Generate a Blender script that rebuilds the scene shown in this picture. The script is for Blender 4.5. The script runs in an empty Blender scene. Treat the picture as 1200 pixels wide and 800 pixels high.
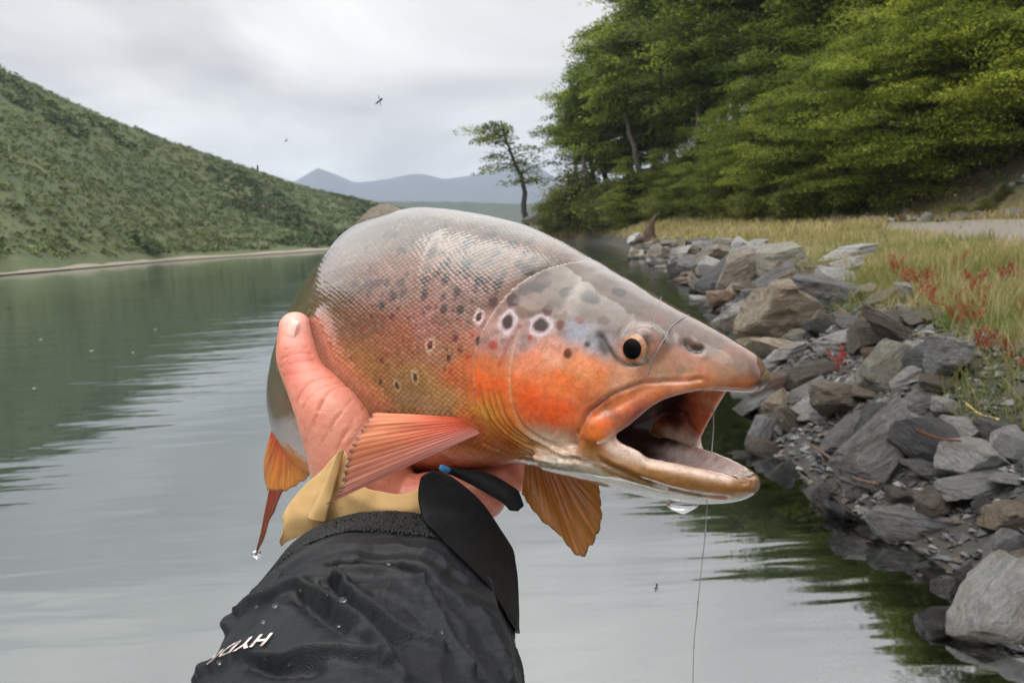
import bpy, bmesh, math, random
import numpy as np
from mathutils import Vector, Matrix
scene = bpy.context.scene
COL = scene.collection
rng = np.random.default_rng(7)
random.seed(7)

# ---------------------------------------------------------------- camera
CAM = np.array([0, 0, 1.45]); FPX = 1200 * 28 / 36
_p = math.atan(125 / FPX); _r = math.atan(35 / 600)
FW = np.array([0, math.cos(_p), -math.sin(_p)]); _u0 = np.array([0, math.sin(_p), math.cos(_p)])
_r0 = np.array([1., 0, 0])
RT = _r0 * math.cos(_r) - _u0 * math.sin(_r); UP = _u0 * math.cos(_r) + _r0 * math.sin(_r)
cd = bpy.data.cameras.new('camera'); cam = bpy.data.objects.new('camera', cd); COL.objects.link(cam)
cd.sensor_width = 36; cd.lens = 28; cd.clip_start = 0.02; cd.clip_end = 20000
cam.matrix_world = Matrix(((RT[0], UP[0], -FW[0], CAM[0]), (RT[1], UP[1], -FW[1], CAM[1]), (RT[2], UP[2], -FW[2], CAM[2]), (0, 0, 0, 1)))
cd.dof.use_dof = True; cd.dof.focus_distance = 0.47; cd.dof.aperture_fstop = 22
scene.camera = cam

def P(px, py, d):      # photo position + distance -> place in the world
    return CAM + d * ((px - 600) / FPX * RT + (400 - py) / FPX * UP + FW)
def G(px, py, z=0.):   # photo position on a level plane
    v = (px - 600) / FPX * RT + (400 - py) / FPX * UP + FW
    return CAM + v * ((z - CAM[2]) / v[2])
def proj(pts):
    q = np.asarray(pts) - CAM
    d = q @ FW
    return np.stack([600 + FPX * (q @ RT) / d, 400 - FPX * (q @ UP) / d, d], -1)

# ---------------------------------------------------------------- sky, sun, exposure
SUN_EL, SUN_AZ = math.radians(70), math.radians(-125)    # azimuth clockwise from +Y
world = bpy.data.worlds.new('World'); scene.world = world; world.use_nodes = True
def N(nt, kind, **kw):
    n = nt.nodes.new(kind)
    for k, v in kw.items():
        if k == 'inp':
            for a, b in v.items(): n.inputs[a].default_value = b
        else: setattr(n, k, v)
    return n
def mathn(nt, op, a, b=None, c=None, clamp=False):
    n = nt.nodes.new('ShaderNodeMath'); n.operation = op; n.use_clamp = clamp
    for i, v in enumerate((a, b, c)):
        if v is None: continue
        if isinstance(v, (int, float)): n.inputs[i].default_value = v
        else: nt.links.new(v, n.inputs[i])
    return n.outputs[0]
def ramp(nt, fac, stops, mode='LINEAR'):
    n = nt.nodes.new('ShaderNodeValToRGB'); n.color_ramp.interpolation = mode
    el = n.color_ramp.elements
    while len(el) < len(stops): el.new(0.5)
    for e, (p_, c_) in zip(el, stops):
        e.position = p_; e.color = (*c_, 1) if len(c_) == 3 else c_
    if fac is not None: nt.links.new(fac, n.inputs[0])
    return n.outputs[0]
def mixc(nt, fac, a, b, blend='MIX'):
    n = nt.nodes.new('ShaderNodeMix'); n.data_type = 'RGBA'; n.blend_type = blend
    for sock, v in ((n.inputs[0], fac), (n.inputs[6], a), (n.inputs[7], b)):
        if isinstance(v, (int, float)): sock.default_value = v
        elif isinstance(v, tuple): sock.default_value = (*v, 1) if len(v) == 3 else v
        else: nt.links.new(v, sock)
    return n.outputs[2]

nt = world.node_tree; nt.nodes.clear()
out = N(nt, 'ShaderNodeOutputWorld'); bg = N(nt, 'ShaderNodeBackground')
nt.links.new(bg.outputs[0], out.inputs[0])
sky = N(nt, 'ShaderNodeTexSky', sky_type='NISHITA', sun_disc=False, sun_elevation=SUN_EL, sun_rotation=SUN_AZ)
tc = N(nt, 'ShaderNodeTexCoord'); sep = N(nt, 'ShaderNodeSeparateXYZ'); nt.links.new(tc.outputs['Generated'], sep.inputs[0])
el_ = mathn(nt, 'MAXIMUM', sep.outputs[2], 0.0)
den = mathn(nt, 'ADD', el_, 0.22)
cmb = N(nt, 'ShaderNodeCombineXYZ')
nt.links.new(mathn(nt, 'DIVIDE', sep.outputs[0], den), cmb.inputs[0]); nt.links.new(mathn(nt, 'DIVIDE', sep.outputs[1], den), cmb.inputs[1])
nz = N(nt, 'ShaderNodeTexNoise', inp={'Scale': 0.95, 'Detail': 6.0, 'Roughness': 0.5, 'Distortion': 0.6}); nt.links.new(cmb.outputs[0], nz.inputs['Vector'])
cl = ramp(nt, nz.outputs[0], [(0.33, (0.56, 0.56, 0.57)), (0.5, (0.82, 0.82, 0.82)), (0.66, (1.10, 1.10, 1.09))])
grad = ramp(nt, el_, [(0.0, (0.74, 0.745, 0.755)), (0.05, (0.68, 0.68, 0.685)), (0.12, (0.66, 0.655, 0.65)), (0.3, (0.76, 0.75, 0.735)), (0.5, (1.12, 1.105, 1.08)), (1.0, (1.65, 1.63, 1.59))])
over = mixc(nt, 1.0, grad, cl, 'MULTIPLY')
over = mixc(nt, 1.0, over, (12.0, 12.0, 12.0), 'MULTIPLY')
both = mixc(nt, 0.96, sky.outputs[0], over)
nt.links.new(both, bg.inputs[0]); bg.inputs[1].default_value = 0.085

sd = bpy.data.lights.new('sun', 'SUN'); sd.energy = 1.5; sd.angle = math.radians(50); sd.color = (1, 0.97, 0.93)
sun = bpy.data.objects.new('sun', sd); COL.objects.link(sun)
_s = Vector((math.sin(SUN_AZ) * math.cos(SUN_EL), math.cos(SUN_AZ) * math.cos(SUN_EL), math.sin(SUN_EL)))
sun.rotation_euler = _s.to_track_quat('Z', 'Y').to_euler()
vs = scene.view_settings; vs.view_transform = 'Standard'; vs.look = 'None'; vs.exposure = 0.58; vs.gamma = 1; vs.use_curve_mapping = False
scene.cycles.use_denoising = True
scene.cycles.max_bounces = 6; scene.cycles.diffuse_bounces = 3; scene.cycles.glossy_bounces = 3; scene.cycles.transmission_bounces = 6; scene.cycles.transparent_max_bounces = 8; scene.cycles.volume_bounces = 0
scene.cycles.use_adaptive_sampling = True; scene.cycles.adaptive_threshold = 0.02

# ---------------------------------------------------------------- helpers
def tag(o, label=None, cat=None, group=None, kind=None):
    if label: o['label'] = label
    if cat: o['category'] = cat
    if group: o['group'] = group
    if kind: o['kind'] = kind
    return o
def mesh_np(name, V, Fc, smooth=True):
    """V (n,3); Fc: array (m,3|4) or list of such arrays"""
    me = bpy.data.meshes.new(name)
    Fs = Fc if isinstance(Fc, list) else [Fc]
    Fs = [np.asarray(f, dtype=np.int64) for f in Fs if len(f)]
    V = np.asarray(V, dtype=np.float64)
    me.vertices.add(len(V)); me.vertices.foreach_set('co', V.ravel())
    nl = sum(f.size for f in Fs); npoly = sum(len(f) for f in Fs)
    me.loops.add(nl); me.polygons.add(npoly)
    me.loops.foreach_set('vertex_index', np.concatenate([f.ravel() for f in Fs]).astype(np.int32))
    st = []; k = 0
    for f in Fs:
        st.append(k + np.arange(len(f)) * f.shape[1]); k += f.size
    me.polygons.foreach_set('loop_start', np.concatenate(st).astype(np.int32))
    me.update(calc_edges=True)
    me.polygons.foreach_set('use_smooth', np.full(npoly, bool(smooth)))
    me.validate(); me.update()
    return me
def add_obj(name, me, mat=None, parent=None):
    o = bpy.data.objects.new(name, me); COL.objects.link(o)
    if mat is not None:
        if len(me.materials): me.materials[0] = mat
        else: me.materials.append(mat)
    if parent is not None: o.parent = parent
    return o
def empty(name, loc=(0, 0, 0), rz=0):
    o = bpy.data.objects.new(name, None); COL.objects.link(o); o.location = loc; o.rotation_euler = (0, 0, rz)
    o.empty_display_size = 0.05
    return o
def set_attr(me, name, arr, typ='FLOAT_COLOR'):
    a = me.attributes.new(name, typ, 'POINT')
    arr = np.asarray(arr, dtype=np.float32)
    if typ == 'FLOAT_COLOR':
        if arr.shape[1] == 3: arr = np.concatenate([arr, np.ones((len(arr), 1), np.float32)], 1)
        a.data.foreach_set('color', arr.ravel())
    elif typ == 'FLOAT_VECTOR': a.data.foreach_set('vector', arr.ravel())
    else: a.data.foreach_set('value', arr.ravel())
def grid_faces(nu, nv, wrap_v=False, off=0):
    i = np.arange(nu - 1)[:, None]; j = np.arange(nv if wrap_v else nv - 1)[None, :]
    j2 = (j + 1) % nv
    return off + np.stack([(i * nv + j), (i * nv + j2), ((i + 1) * nv + j2), ((i + 1) * nv + j)], -1).reshape(-1, 4)
def _hash(ix, iy, iz, seed):
    h = (ix.astype(np.int64) * 374761393 + iy.astype(np.int64) * 668265263 + iz.astype(np.int64) * 2147483647 + seed * 1274126177) & 0xFFFFFFFF
    h = ((h ^ (h >> 13)) * 1274126177) & 0xFFFFFFFF
    return ((h ^ (h >> 16)) & 0xFFFFFF) / float(0xFFFFFF)
def vnoise(p, scale=1.0, seed=0, octaves=3, rough=0.5):
    p = np.asarray(p, float) * scale
    if p.shape[-1] == 2: p = np.concatenate([p, np.zeros(p.shape[:-1] + (1,))], -1)
    tot = 0; amp = 1; s = 0
    for o in range(octaves):
        q = p * 2 ** o + 17.3 * o; i = np.floor(q); f = q - i; f = f * f * (3 - 2 * f); i = i.astype(np.int64)
        v = 0
        for dx in (0, 1):
            for dy in (0, 1):
                for dz in (0, 1):
                    w = (f[..., 0] if dx else 1 - f[..., 0]) * (f[..., 1] if dy else 1 - f[..., 1]) * (f[..., 2] if dz else 1 - f[..., 2])
                    v = v + w * _hash(i[..., 0] + dx, i[..., 1] + dy, i[..., 2] + dz, seed + o)
        tot = tot + amp * v; s += amp; amp *= rough
    return tot / s - 0.5          # about -0.5..0.5
def sstep(a, b, x):
    t = np.clip((x - a) / (b - a), 0, 1); return t * t * (3 - 2 * t)
def unit(v):
    v = np.asarray(v, float); return v / np.maximum(np.linalg.norm(v, axis=-1, keepdims=True), 1e-12)
def smooth_interp(ts, vals, t):
    """Catmull-Rom style (PCHIP) interpolation of rows of vals at ts"""
    ts = np.asarray(ts, float); vals = np.asarray(vals, float); t = np.asarray(t, float)
    one = vals.ndim == 1
    if one: vals = vals[:, None]
    h = np.diff(ts)[:, None]; dl = np.diff(vals, axis=0) / h
    m = np.zeros_like(vals)
    m[0] = dl[0]; m[-1] = dl[-1]
    if len(ts) > 2:
        a, b = dl[:-1], dl[1:]; w1 = 2 * h[1:] + h[:-1]; w2 = h[1:] + 2 * h[:-1]
        ok = a * b > 0
        with np.errstate(divide='ignore', invalid='ignore'):
            hm = (w1 + w2) / (w1 / a + w2 / b)
        m[1:-1] = np.where(ok, hm, 0)
    k = np.clip(np.searchsorted(ts, t, side='right') - 1, 0, len(ts) - 2)
    hh = h[k]; u = ((t - ts[k])[:, None]) / hh
    r = (2 * u ** 3 - 3 * u ** 2 + 1) * vals[k] + (u ** 3 - 2 * u ** 2 + u) * hh * m[k] + (-2 * u ** 3 + 3 * u ** 2) * vals[k + 1] + (u ** 3 - u ** 2) * hh * m[k + 1]
    return r[:, 0] if one else r
def new_mat(name):
    m = bpy.data.materials.new(name); m.use_nodes = True; t = m.node_tree; t.nodes.clear()
    o = N(t, 'ShaderNodeOutputMaterial'); b = N(t, 'ShaderNodeBsdfPrincipled'); t.links.new(b.outputs[0], o.inputs[0])
    return m, t, b, o
def bump(t, height, strength=0.3, dist=0.01, normal=None):
    n = N(t, 'ShaderNodeBump', inp={'Strength': strength, 'Distance': dist}); t.links.new(height, n.inputs['Height'])
    if normal is not None: t.links.new(normal, n.inputs['Normal'])
    return n.outputs[0]
def noise(t, scale, detail=4, rough=0.55, vec=None, dist=0.0):
    n = N(t, 'ShaderNodeTexNoise', inp={'Scale': scale, 'Detail': detail, 'Roughness': rough, 'Distortion': dist})
    if vec is not None: t.links.new(vec, n.inputs['Vector'])
    return n.outputs[0]
def tube_np(pts, rad, n=8, cap=True):
    """round tube along pts; returns V,F list"""
    pts = np.asarray(pts, float); rad = np.broadcast_to(np.asarray(rad, float), (len(pts),))
    tn = np.gradient(pts, axis=0); tn = unit(tn)
    ref = np.array([0, 0, 1.]) if abs(tn[0][2]) < 0.9 else np.array([1., 0, 0])
    V = []
    a = unit(np.cross(tn[0], ref))
    for i in range(len(pts)):
        a = unit(a - tn[i] * (a @ tn[i])); b = np.cross(tn[i], a)
        th = np.linspace(0, 2 * math.pi, n, endpoint=False)
        V.append(pts[i] + rad[i] * (np.cos(th)[:, None] * a + np.sin(th)[:, None] * b))
    V = np.concatenate(V); Fq = grid_faces(len(pts), n, True)
    Fs = [Fq]
    if cap:
        V = np.concatenate([V, pts[:1], pts[-1:]]); c0 = len(V) - 2; c1 = len(V) - 1
        j = np.arange(n); j2 = (j + 1) % n; o = (len(pts) - 1) * n
        Fs.append(np.concatenate([np.stack([np.full(n, c0), j2, j], -1), np.stack([np.full(n, c1), o + j, o + j2], -1)]))
    return V, Fs
def merge(parts):
    Vs, quads, tris, k = [], [], [], 0
    for V, Fs in parts:
        for f in (Fs if isinstance(Fs, list) else [Fs]):
            f = np.asarray(f)
            (quads if f.shape[1] == 4 else tris).append(f + k)
        Vs.append(V); k += len(V)
    return np.concatenate(Vs), [np.concatenate(x) for x in (quads, tris) if x]
def srgb(c):
    c = np.asarray(c, float) / 255.0
    return np.where(c <= 0.04045, c / 12.92, ((c + 0.055) / 1.055) ** 2.4)
def simple_mat(name, col, rough=0.5, coat=0.0, spec=0.5, noise_scale=None, col2=None, metallic=0.0, bmp=0.0):
    m, t, b, o = new_mat(name)
    if noise_scale:
        geo = N(t, 'ShaderNodeNewGeometry'); n_ = noise(t, noise_scale, 5, 0.6, geo.outputs['Position'])
        t.links.new(mixc(t, ramp(t, n_, [(0.3, (0, 0, 0)), (0.7, (1, 1, 1))]), tuple(col), tuple(col2 if col2 is not None else np.asarray(col) * 0.6)), b.inputs['Base Color'])
        if bmp: t.links.new(bump(t, n_, bmp, 0.5 / noise_scale), b.inputs['Normal'])
    else: b.inputs['Base Color'].default_value = (*col, 1)
    b.inputs['Roughness'].default_value = rough; b.inputs['Coat Weight'].default_value = coat; b.inputs['Coat Roughness'].default_value = 0.03; b.inputs['Specular IOR Level'].default_value = spec; b.inputs['Metallic'].default_value = metallic
    return m
# ================================================================ THE SETTING
SHORE = np.array([(1.9, -6), (1.75, 0), (1.58, 2.2), (1.52, 2.6), (1.66, 3.0), (1.60, 3.6), (1.55, 4.1), (1.56, 5.0), (1.95, 6.3), (2.75, 9.6), (3.9, 15.4), (5.1, 23), (7.0, 45), (8.6, 62), (10.4, 86), (9.0, 95), (5.5, 99), (2.6, 104), (1.2, 112), (3, 135), (14, 180), (45, 400), (160, 1400)], float)
def shore_dist(xy):
    xy = np.asarray(xy, float); best = np.full(xy.shape[0], 1e9); side = np.zeros(xy.shape[0])
    for a, b in zip(SHORE[:-1], SHORE[1:]):
        d = b - a; t = np.clip(((xy - a) @ d) / (d @ d), 0, 1); q = a + t[:, None] * d
        ds = np.linalg.norm(xy - q, axis=1); cr = d[0] * (xy[:, 1] - a[1]) - d[1] * (xy[:, 0] - a[0])
        m = ds < best - 1e-9
        best = np.where(m, ds, best); side = np.where(m, np.where(cr < 0, 1, -1), side)
    return best * side
def tree_u(y):    # how far inland the cut bank and the wood begin
    return np.interp(y, [-10, 5, 15, 25, 33, 48, 65, 80, 95, 115], [26, 23, 19.5, 17.5, 16, 12.5, 8.5, 6.0, 5.0, 6])
def land_h(xy):
    xy = np.asarray(xy, float); u = shore_dist(xy); y = xy[:, 1]
    near = np.interp(u, [-60, -8, -2, -0.6, 0, 0.35, 1.25, 3, 6, 25], [-9, -2.2, -0.75, -0.30, -0.03, 0.14, 0.60, 0.70, 0.78, 1.10])
    far = np.interp(u, [-60, -8, -2, -0.6, 0, 1.2, 4, 14], [-9, -2.2, -0.75, -0.3, -0.03, 0.9, 2.0, 4.6])
    k = sstep(35, 95, y); h = near * (1 - k) + far * k
    tu = tree_u(y); v = u - tu
    cut = np.interp(v, [0, 0.8, 2.0, 3.5, 60, 400], [0, 0.5, 1.9, 2.8, 38, 160]) * sstep(118, 90, y) + np.maximum(v, 0) * 0.28 * sstep(90, 118, y)
    h = h + np.where(v > 0, cut, 0)
    h = h + vnoise(xy, 0.35, 3, 3) * 0.10 * sstep(0.3, 2.0, u) + vnoise(xy, 2.2, 5, 3) * 0.05 + np.where(v > 0.2, vnoise(xy, 0.5, 9, 4) * 1.6 * sstep(0, 3, v) + vnoise(xy, 1.6, 10, 3) * 0.7 * sstep(0, 1.5, v), 0)
    return h
def nonuni(a, b, n, c, s):
    t = np.linspace(-1, 1, n); g = np.sinh(t * s); g = g / np.abs(g).max()
    return np.where(g < 0, c + (c - a) * g, c + (b - c) * g)
xs = nonuni(-150, 320, 330, 2.6, 5.2); ys = nonuni(-12, 700, 380, 3.5, 5.2)
X, Y = np.meshgrid(xs, ys, indexing='ij'); XY = np.stack([X.ravel(), Y.ravel()], -1)
H = land_h(XY); U = shore_dist(XY); VT = U - tree_u(XY[:, 1])
V = np.concatenate([XY, H[:, None]], 1)
me = mesh_np('ground', V, grid_faces(len(xs), len(ys))[:, ::-1])
road_near = np.interp(XY[:, 1], [-10, 6, 10, 21, 30, 45], [4.2, 4.1, 4.2, 6.0, 8.0, 14.0])
rd = sstep(0, 0.9, U - road_near + vnoise(XY, 0.8, 31, 3) * 1.5) * sstep(-1.5, -3.0, VT + vnoise(XY, 0.6, 33, 3) * 1.2) * sstep(64, 46, XY[:, 1])
wood = sstep(0.2, 1.5, VT); wet = sstep(0.30, -0.05, H); rocky = sstep(1.5, 0.9, U + vnoise(XY, 1.3, 11, 2) * 0.8)
set_attr(me, 'zone', np.stack([rd, wood, rocky], -1))
mG, t, b, o = new_mat('bank_ground')
at = N(t, 'ShaderNodeAttribute', attribute_name='zone'); sp = N(t, 'ShaderNodeSeparateColor'); t.links.new(at.outputs['Color'], sp.inputs[0])
geo = N(t, 'ShaderNodeNewGeometry'); pos = geo.outputs['Position']
n1 = noise(t, 1.3, 6, 0.6, pos); n2 = noise(t, 28, 5, 0.65, pos); n3 = noise(t, 140, 3, 0.6, pos)
grassc = mixc(t, n1, (0.10, 0.105, 0.035), (0.26, 0.215, 0.10))
roadc = mixc(t, n2, (0.13, 0.115, 0.095), (0.25, 0.225, 0.195))
soil = mixc(t, ramp(t, noise(t, 2.6, 6, 0.7, pos), [(0.38, (0, 0, 0)), (0.62, (1, 1, 1))]), (0.040, 0.034, 0.024), (0.17, 0.11, 0.07)); soil = mixc(t, ramp(t, noise(t, 1.1, 5, 0.65, pos), [(0.46, (0, 0, 0)), (0.58, (1, 1, 1))]), soil, (0.055, 0.062, 0.026))
bed = mixc(t, n2, (0.020, 0.020, 0.018), (0.075, 0.07, 0.06))
c = mixc(t, sp.outputs[0], grassc, roadc); c = mixc(t, sp.outputs[1], c, soil); c = mixc(t, sp.outputs[2], c, bed)
t.links.new(c, b.inputs['Base Color']); b.inputs['Roughness'].default_value = 0.9
t.links.new(bump(t, mathn(t, 'ADD', n2, mathn(t, 'MULTIPLY', n3, 0.5)), 0.6, 0.03), b.inputs['Normal'])
ground = add_obj('ground', me, mG); tag(ground, 'gravelly lake bank with track and rising wooded slope', 'ground', kind='structure')

# water ------------------------------------------------------------
wx = nonuni(-900, 900, 220, 1.6, 7.0); wy = nonuni(-12, 4200, 240, 4, 7.2)
X, Y = np.meshgrid(wx, wy, indexing='ij'); V = np.stack([X.ravel(), Y.ravel(), np.zeros(X.size)], -1)
me = mesh_np('water', V, grid_faces(len(wx), len(wy))[:, ::-1])
_u = -shore_dist(V[:, :2]); set_attr(me, 'deep', np.clip(1 - np.exp(-np.maximum(_u - 0.25, 0) / 1.1), 0, 1), 'FLOAT')
mW, t, b, o = new_mat('lake_water'); t.nodes.remove(b)
geo = N(t, 'ShaderNodeNewGeometry'); pos = geo.outputs['Position']
mp = N(t, 'ShaderNodeMapping'); t.links.new(pos, mp.inputs[0]); mp.inputs['Rotation'].default_value = (0, 0, math.radians(14)); mp.inputs['Scale'].default_value = (0.22, 1.0, 1)
w1 = noise(t, 1.1, 2, 0.5, mp.outputs[0], 0.4); w2 = noise(t, 5.5, 2, 0.5, mp.outputs[0], 0.3); w3 = noise(t, 0.22, 2, 0.5, mp.outputs[0])
hgt = mathn(t, 'ADD', mathn(t, 'MULTIPLY', w1, 1.0), mathn(t, 'MULTIPLY', w2, 0.26))
amp = ramp(t, w3, [(0.35, (0.35, 0.35, 0.35)), (0.65, (1, 1, 1))])
hgt = mathn(t, 'MULTIPLY', hgt, amp)
bn = bump(t, hgt, 1.0, 0.025)
gl = N(t, 'ShaderNodeBsdfGlossy', inp={'Color': (0.97, 0.98, 1, 1), 'Roughness': 0.03}); t.links.new(bn, gl.inputs['Normal'])
tr = N(t, 'ShaderNodeBsdfTransparent', inp={'Color': (0.80, 0.82, 0.72, 1)})
df = N(t, 'ShaderNodeBsdfDiffuse', inp={'Color': (0.045, 0.062, 0.052, 1)})
da = N(t, 'ShaderNodeAttribute', attribute_name='deep')
fr = N(t, 'ShaderNodeFresnel', inp={'IOR': 4.0}); t.links.new(bn, fr.inputs['Normal'])
deep = N(t, 'ShaderNodeMixShader', inp={0: 0.5}); t.links.new(mathn(t, 'MULTIPLY', da.outputs['Fac'], 0.92), deep.inputs[0]); t.links.new(tr.outputs[0], deep.inputs[1]); t.links.new(df.outputs[0], deep.inputs[2])
ms = N(t, 'ShaderNodeMixShader'); t.links.new(fr.outputs[0], ms.inputs[0]); t.links.new(deep.outputs[0], ms.inputs[1]); t.links.new(gl.outputs[0], ms.inputs[2])
t.links.new(ms.outputs[0], o.inputs[0])
water = add_obj('water', me, mW); tag(water, 'calm grey green lake water reflecting hill and cloudy sky', 'lake', kind='structure')

# far hill on the other shore --------------------------------------
mH, t, b, o = new_mat('hill_scrub')
geo = N(t, 'ShaderNodeNewGeometry'); pos = geo.outputs['Position']
n1 = noise(t, 0.035, 6, 0.6, pos); n2 = noise(t, 0.5, 5, 0.65, pos)
c = mixc(t, ramp(t, n1, [(0.35, (0, 0, 0)), (0.65, (1, 1, 1))]), (0.070, 0.098, 0.036), (0.130, 0.155, 0.055)); c = mixc(t, mathn(t, 'MULTIPLY', n2, .6), c, (0.05, 0.065, 0.032))
t.links.new(c, b.inputs['Base Color']); b.inputs['Roughness'].default_value = 0.95; t.links.new(bump(t, n2, 0.8, 1.2), b.inputs['Normal'])
shore_px = [(-260, 350, 75), (0, 323, 0), (200, 306, 0), (380, 294, 0), (480, 287.5, 0)]
ridge_px = [(-260, -45, 190), (-120, 25, 205), (0, 79, 225), (77, 115, 240), (153, 148, 255), (230, 175, 275), (307, 202, 300), (383, 225, 335), (437, 236, 370), (520, 254, 420), (600, 268, 480)]
assert len(shore_px) == 5
sh = np.array([[-60, -220, 0], [-78, -90, 0], [-74, 0, 0], [-70, 66, 0]] + [G(a, c_) for a, c_, _ in shore_px[1:]] + [[-46, 420, 0]])
rg = np.array([[-190, -300, 70], [-235, -130, 92], [-225, 20, 96]] + [P(a, c_, d) for a, c_, d in ridge_px])
na, nb = 240, 90
ta = np.linspace(0, 1, na)
def arc(q, stops):   # so that shore and ridge points face each other
    return smooth_interp(stops, q, ta)
A = arc(sh, [0, .12, .22, .32, .47, .60, .76, .86, 1.0]); B = arc(rg, [0, .12, .22, .32, .40, .47, .53, .59, .66, .73, .80, .86, .93, 1.0])
tb = np.linspace(-0.05, 1.45, nb)
HV = np.zeros((na, nb, 3))
for j, q in enumerate(tb):
    pxy = A + (B - A) * q
    zz = B[:, 2] * np.where(q <= 1, (0.15 * max(q, -1) + 0.85 * max(q, 0) ** 1.15) , 1 - (q - 1) * 0.9)
    HV[:, j] = pxy; HV[:, j, 2] = zz
HV[:, :, 2] += (vnoise(HV[:, :, :2].reshape(-1, 2), 0.02, 41, 4).reshape(na, nb)) * np.clip(tb * 3, 0, 1) * (1 - sstep(0.7, 1.0, tb) * 0.85) * 9
hv = HV.reshape(-1, 3)
me = mesh_np('hill', hv, grid_faces(na, nb)); hill = add_obj('hill', me, mH); tag(hill, 'green scrub covered hillside dropping to the far lake shore', 'hill', kind='structure')
# pale beach strip at the far waterline
bs = np.concatenate([A + (B - A) * q * (1 if q > 0 else 1) for q in (-0.01, 0.022)]); bs[:na, 2] = -0.1; bs[na:, 2] = 0.42
bs[na:, 2] += vnoise(bs[na:, :2], 0.15, 55, 2) * 0.7
mB, t, b, o = new_mat('beach_gravel'); geo = N(t, 'ShaderNodeNewGeometry'); n1 = noise(t, 0.6, 5, 0.6, geo.outputs['Position'])
t.links.new(mixc(t, n1, (0.16, 0.14, 0.105), (0.33, 0.285, 0.22)), b.inputs['Base Color']); b.inputs['Roughness'].default_value = 0.9
bs[:, 2] += 0.25
beach = add_obj('beach', mesh_np('beach', bs, grid_faces(2, na)[:, ::-1]), mB); tag(beach, 'pale gravel beach strip along the far shore', 'beach', kind='structure')

# scrub on the hill: a far wood that reads as one mass
def blob_scatter(pts, sizes, cols, ntri=26, seed=3):
    r = np.random.default_rng(seed); n = len(pts)
    d = unit(r.normal(size=(n, ntri, 3))); d[..., 2] = np.abs(d[..., 2]) * 1.0 - 0.15
    rad = r.uniform(0.55, 1.0, (n, ntri, 1))
    c0 = pts[:, None, :] + d * rad * sizes[:, None, None] * np.array([1, 1, 0.85])
    e = unit(r.normal(size=(n, ntri, 3, 3))); e[..., 2] *= 0.6
    Vt = c0[:, :, None, :] + e * (sizes[:, None, None, None] * r.uniform(0.28, 0.55, (n, ntri, 1, 1)))
    Vt = Vt.reshape(-1, 3); Ft = np.arange(len(Vt)).reshape(-1, 3)
    cv = np.repeat(cols, ntri, 0) * r.uniform(0.82, 1.18, (n * ntri, 1)); cv = np.repeat(cv, 3, 0)
    return Vt, Ft, cv
nS = 17000
ia = rng.uniform(0, na - 1.001, nS); jb = rng.uniform(0.035, 1.03, nS) ** 0.85
jj = (jb + 0.05) / 1.5 * (nb - 1); i0 = ia.astype(int); j0 = jj.astype(int)
sp_ = HV[i0, j0] + (HV[i0 + 1, j0] - HV[i0, j0]) * (ia - i0)[:, None] + (HV[i0, j0 + 1] - HV[i0, j0]) * (jj - j0)[:, None]
pt = vnoise(sp_[:, :2], 0.04, 61, 3)[:, None]
cols = np.where(pt > 0.02, np.array([0.075, 0.108, 0.040]), np.array([0.130, 0.165, 0.056])) * (0.9 + rng.random((nS, 1)) * 0.45)
cols = cols * (1 + vnoise(sp_[:, :2], 0.012, 63, 3)[:, None] * 1.1)
cols = np.where(rng.random((nS, 1)) < 0.06, np.array([[0.17, 0.145, 0.08]]), cols)
szs = rng.uniform(0.5, 1.35, nS) * (1 + 0.5 * (pt[:, 0] > 0.02)) * np.interp(jb, [0, 0.15, 1.0], [1.35, 1.0, 0.85])
Vt, Ft, cv = blob_scatter(sp_, szs, cols, 20)
me = mesh_np('scrub', Vt, Ft, False); set_attr(me, 'col', cv)
mS, t, b, o = new_mat('far_foliage'); at = N(t, 'ShaderNodeAttribute', attribute_name='col'); t.links.new(at.outputs['Color'], b.inputs['Base Color']); b.inputs['Roughness'].default_value = 0.9
b.inputs['Specular IOR Level'].default_value = 0.1
so = add_obj('hill_scrub', me, mS); tag(so, 'dense low green scrub and trees covering the far hillside', 'scrub', kind='stuff')

# distant mountains ------------------------------------------------
mM, t, b, o = new_mat('mountain_rock'); geo = N(t, 'ShaderNodeNewGeometry'); n1 = noise(t, 0.004, 6, 0.6, geo.outputs['Position'])
t.links.new(mixc(t, n1, (0.04, 0.05, 0.065), (0.09, 0.10, 0.12)), b.inputs['Base Color']); b.inputs['Roughness'].default_value = 1
mM2, t, b, o = new_mat('far_forest'); geo = N(t, 'ShaderNodeNewGeometry'); n1 = noise(t, 0.03, 6, 0.6, geo.outputs['Position'])
t.links.new(mixc(t, n1, (0.028, 0.045, 0.026), (0.055, 0.075, 0.04)), b.inputs['Base Color']); b.inputs['Roughness'].default_value = 1
def range_mesh(name, sky_px, dist, mat, depth, label, rough, seed):
    q = np.array(sky_px, float); n = 220
    tx = np.linspace(q[0, 0], q[-1, 0], n); ty = np.interp(tx, q[:, 0], q[:, 1])
    top = np.array([P(a, c_, dist) for a, c_ in zip(tx, ty)])
    top[:, 2] += vnoise(np.stack([tx, tx * 0], -1), 0.09, seed, 4) * rough
    rows = []
    for k in np.linspace(-1, 1, 31):
        rr = top.copy(); fwd = k * depth; rr[:, 1] += fwd
        fall = max(0, 1 - abs(k)) ** 1.1
        rr[:, 2] = -3 + (top[:, 2] + 3) * fall * (1 - 0.0) + vnoise(rr[:, :2], 6.0 / depth, seed + 3, 4) * rough * 2.2 * (fall * (1 - fall) * 4)
        rows.append(rr)
    Vv = np.concatenate(rows); oo = add_obj(name, mesh_np(name, Vv, grid_faces(31, n)[:, ::-1]), mat)
    return tag(oo, label, 'mountain', kind='structure')
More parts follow.
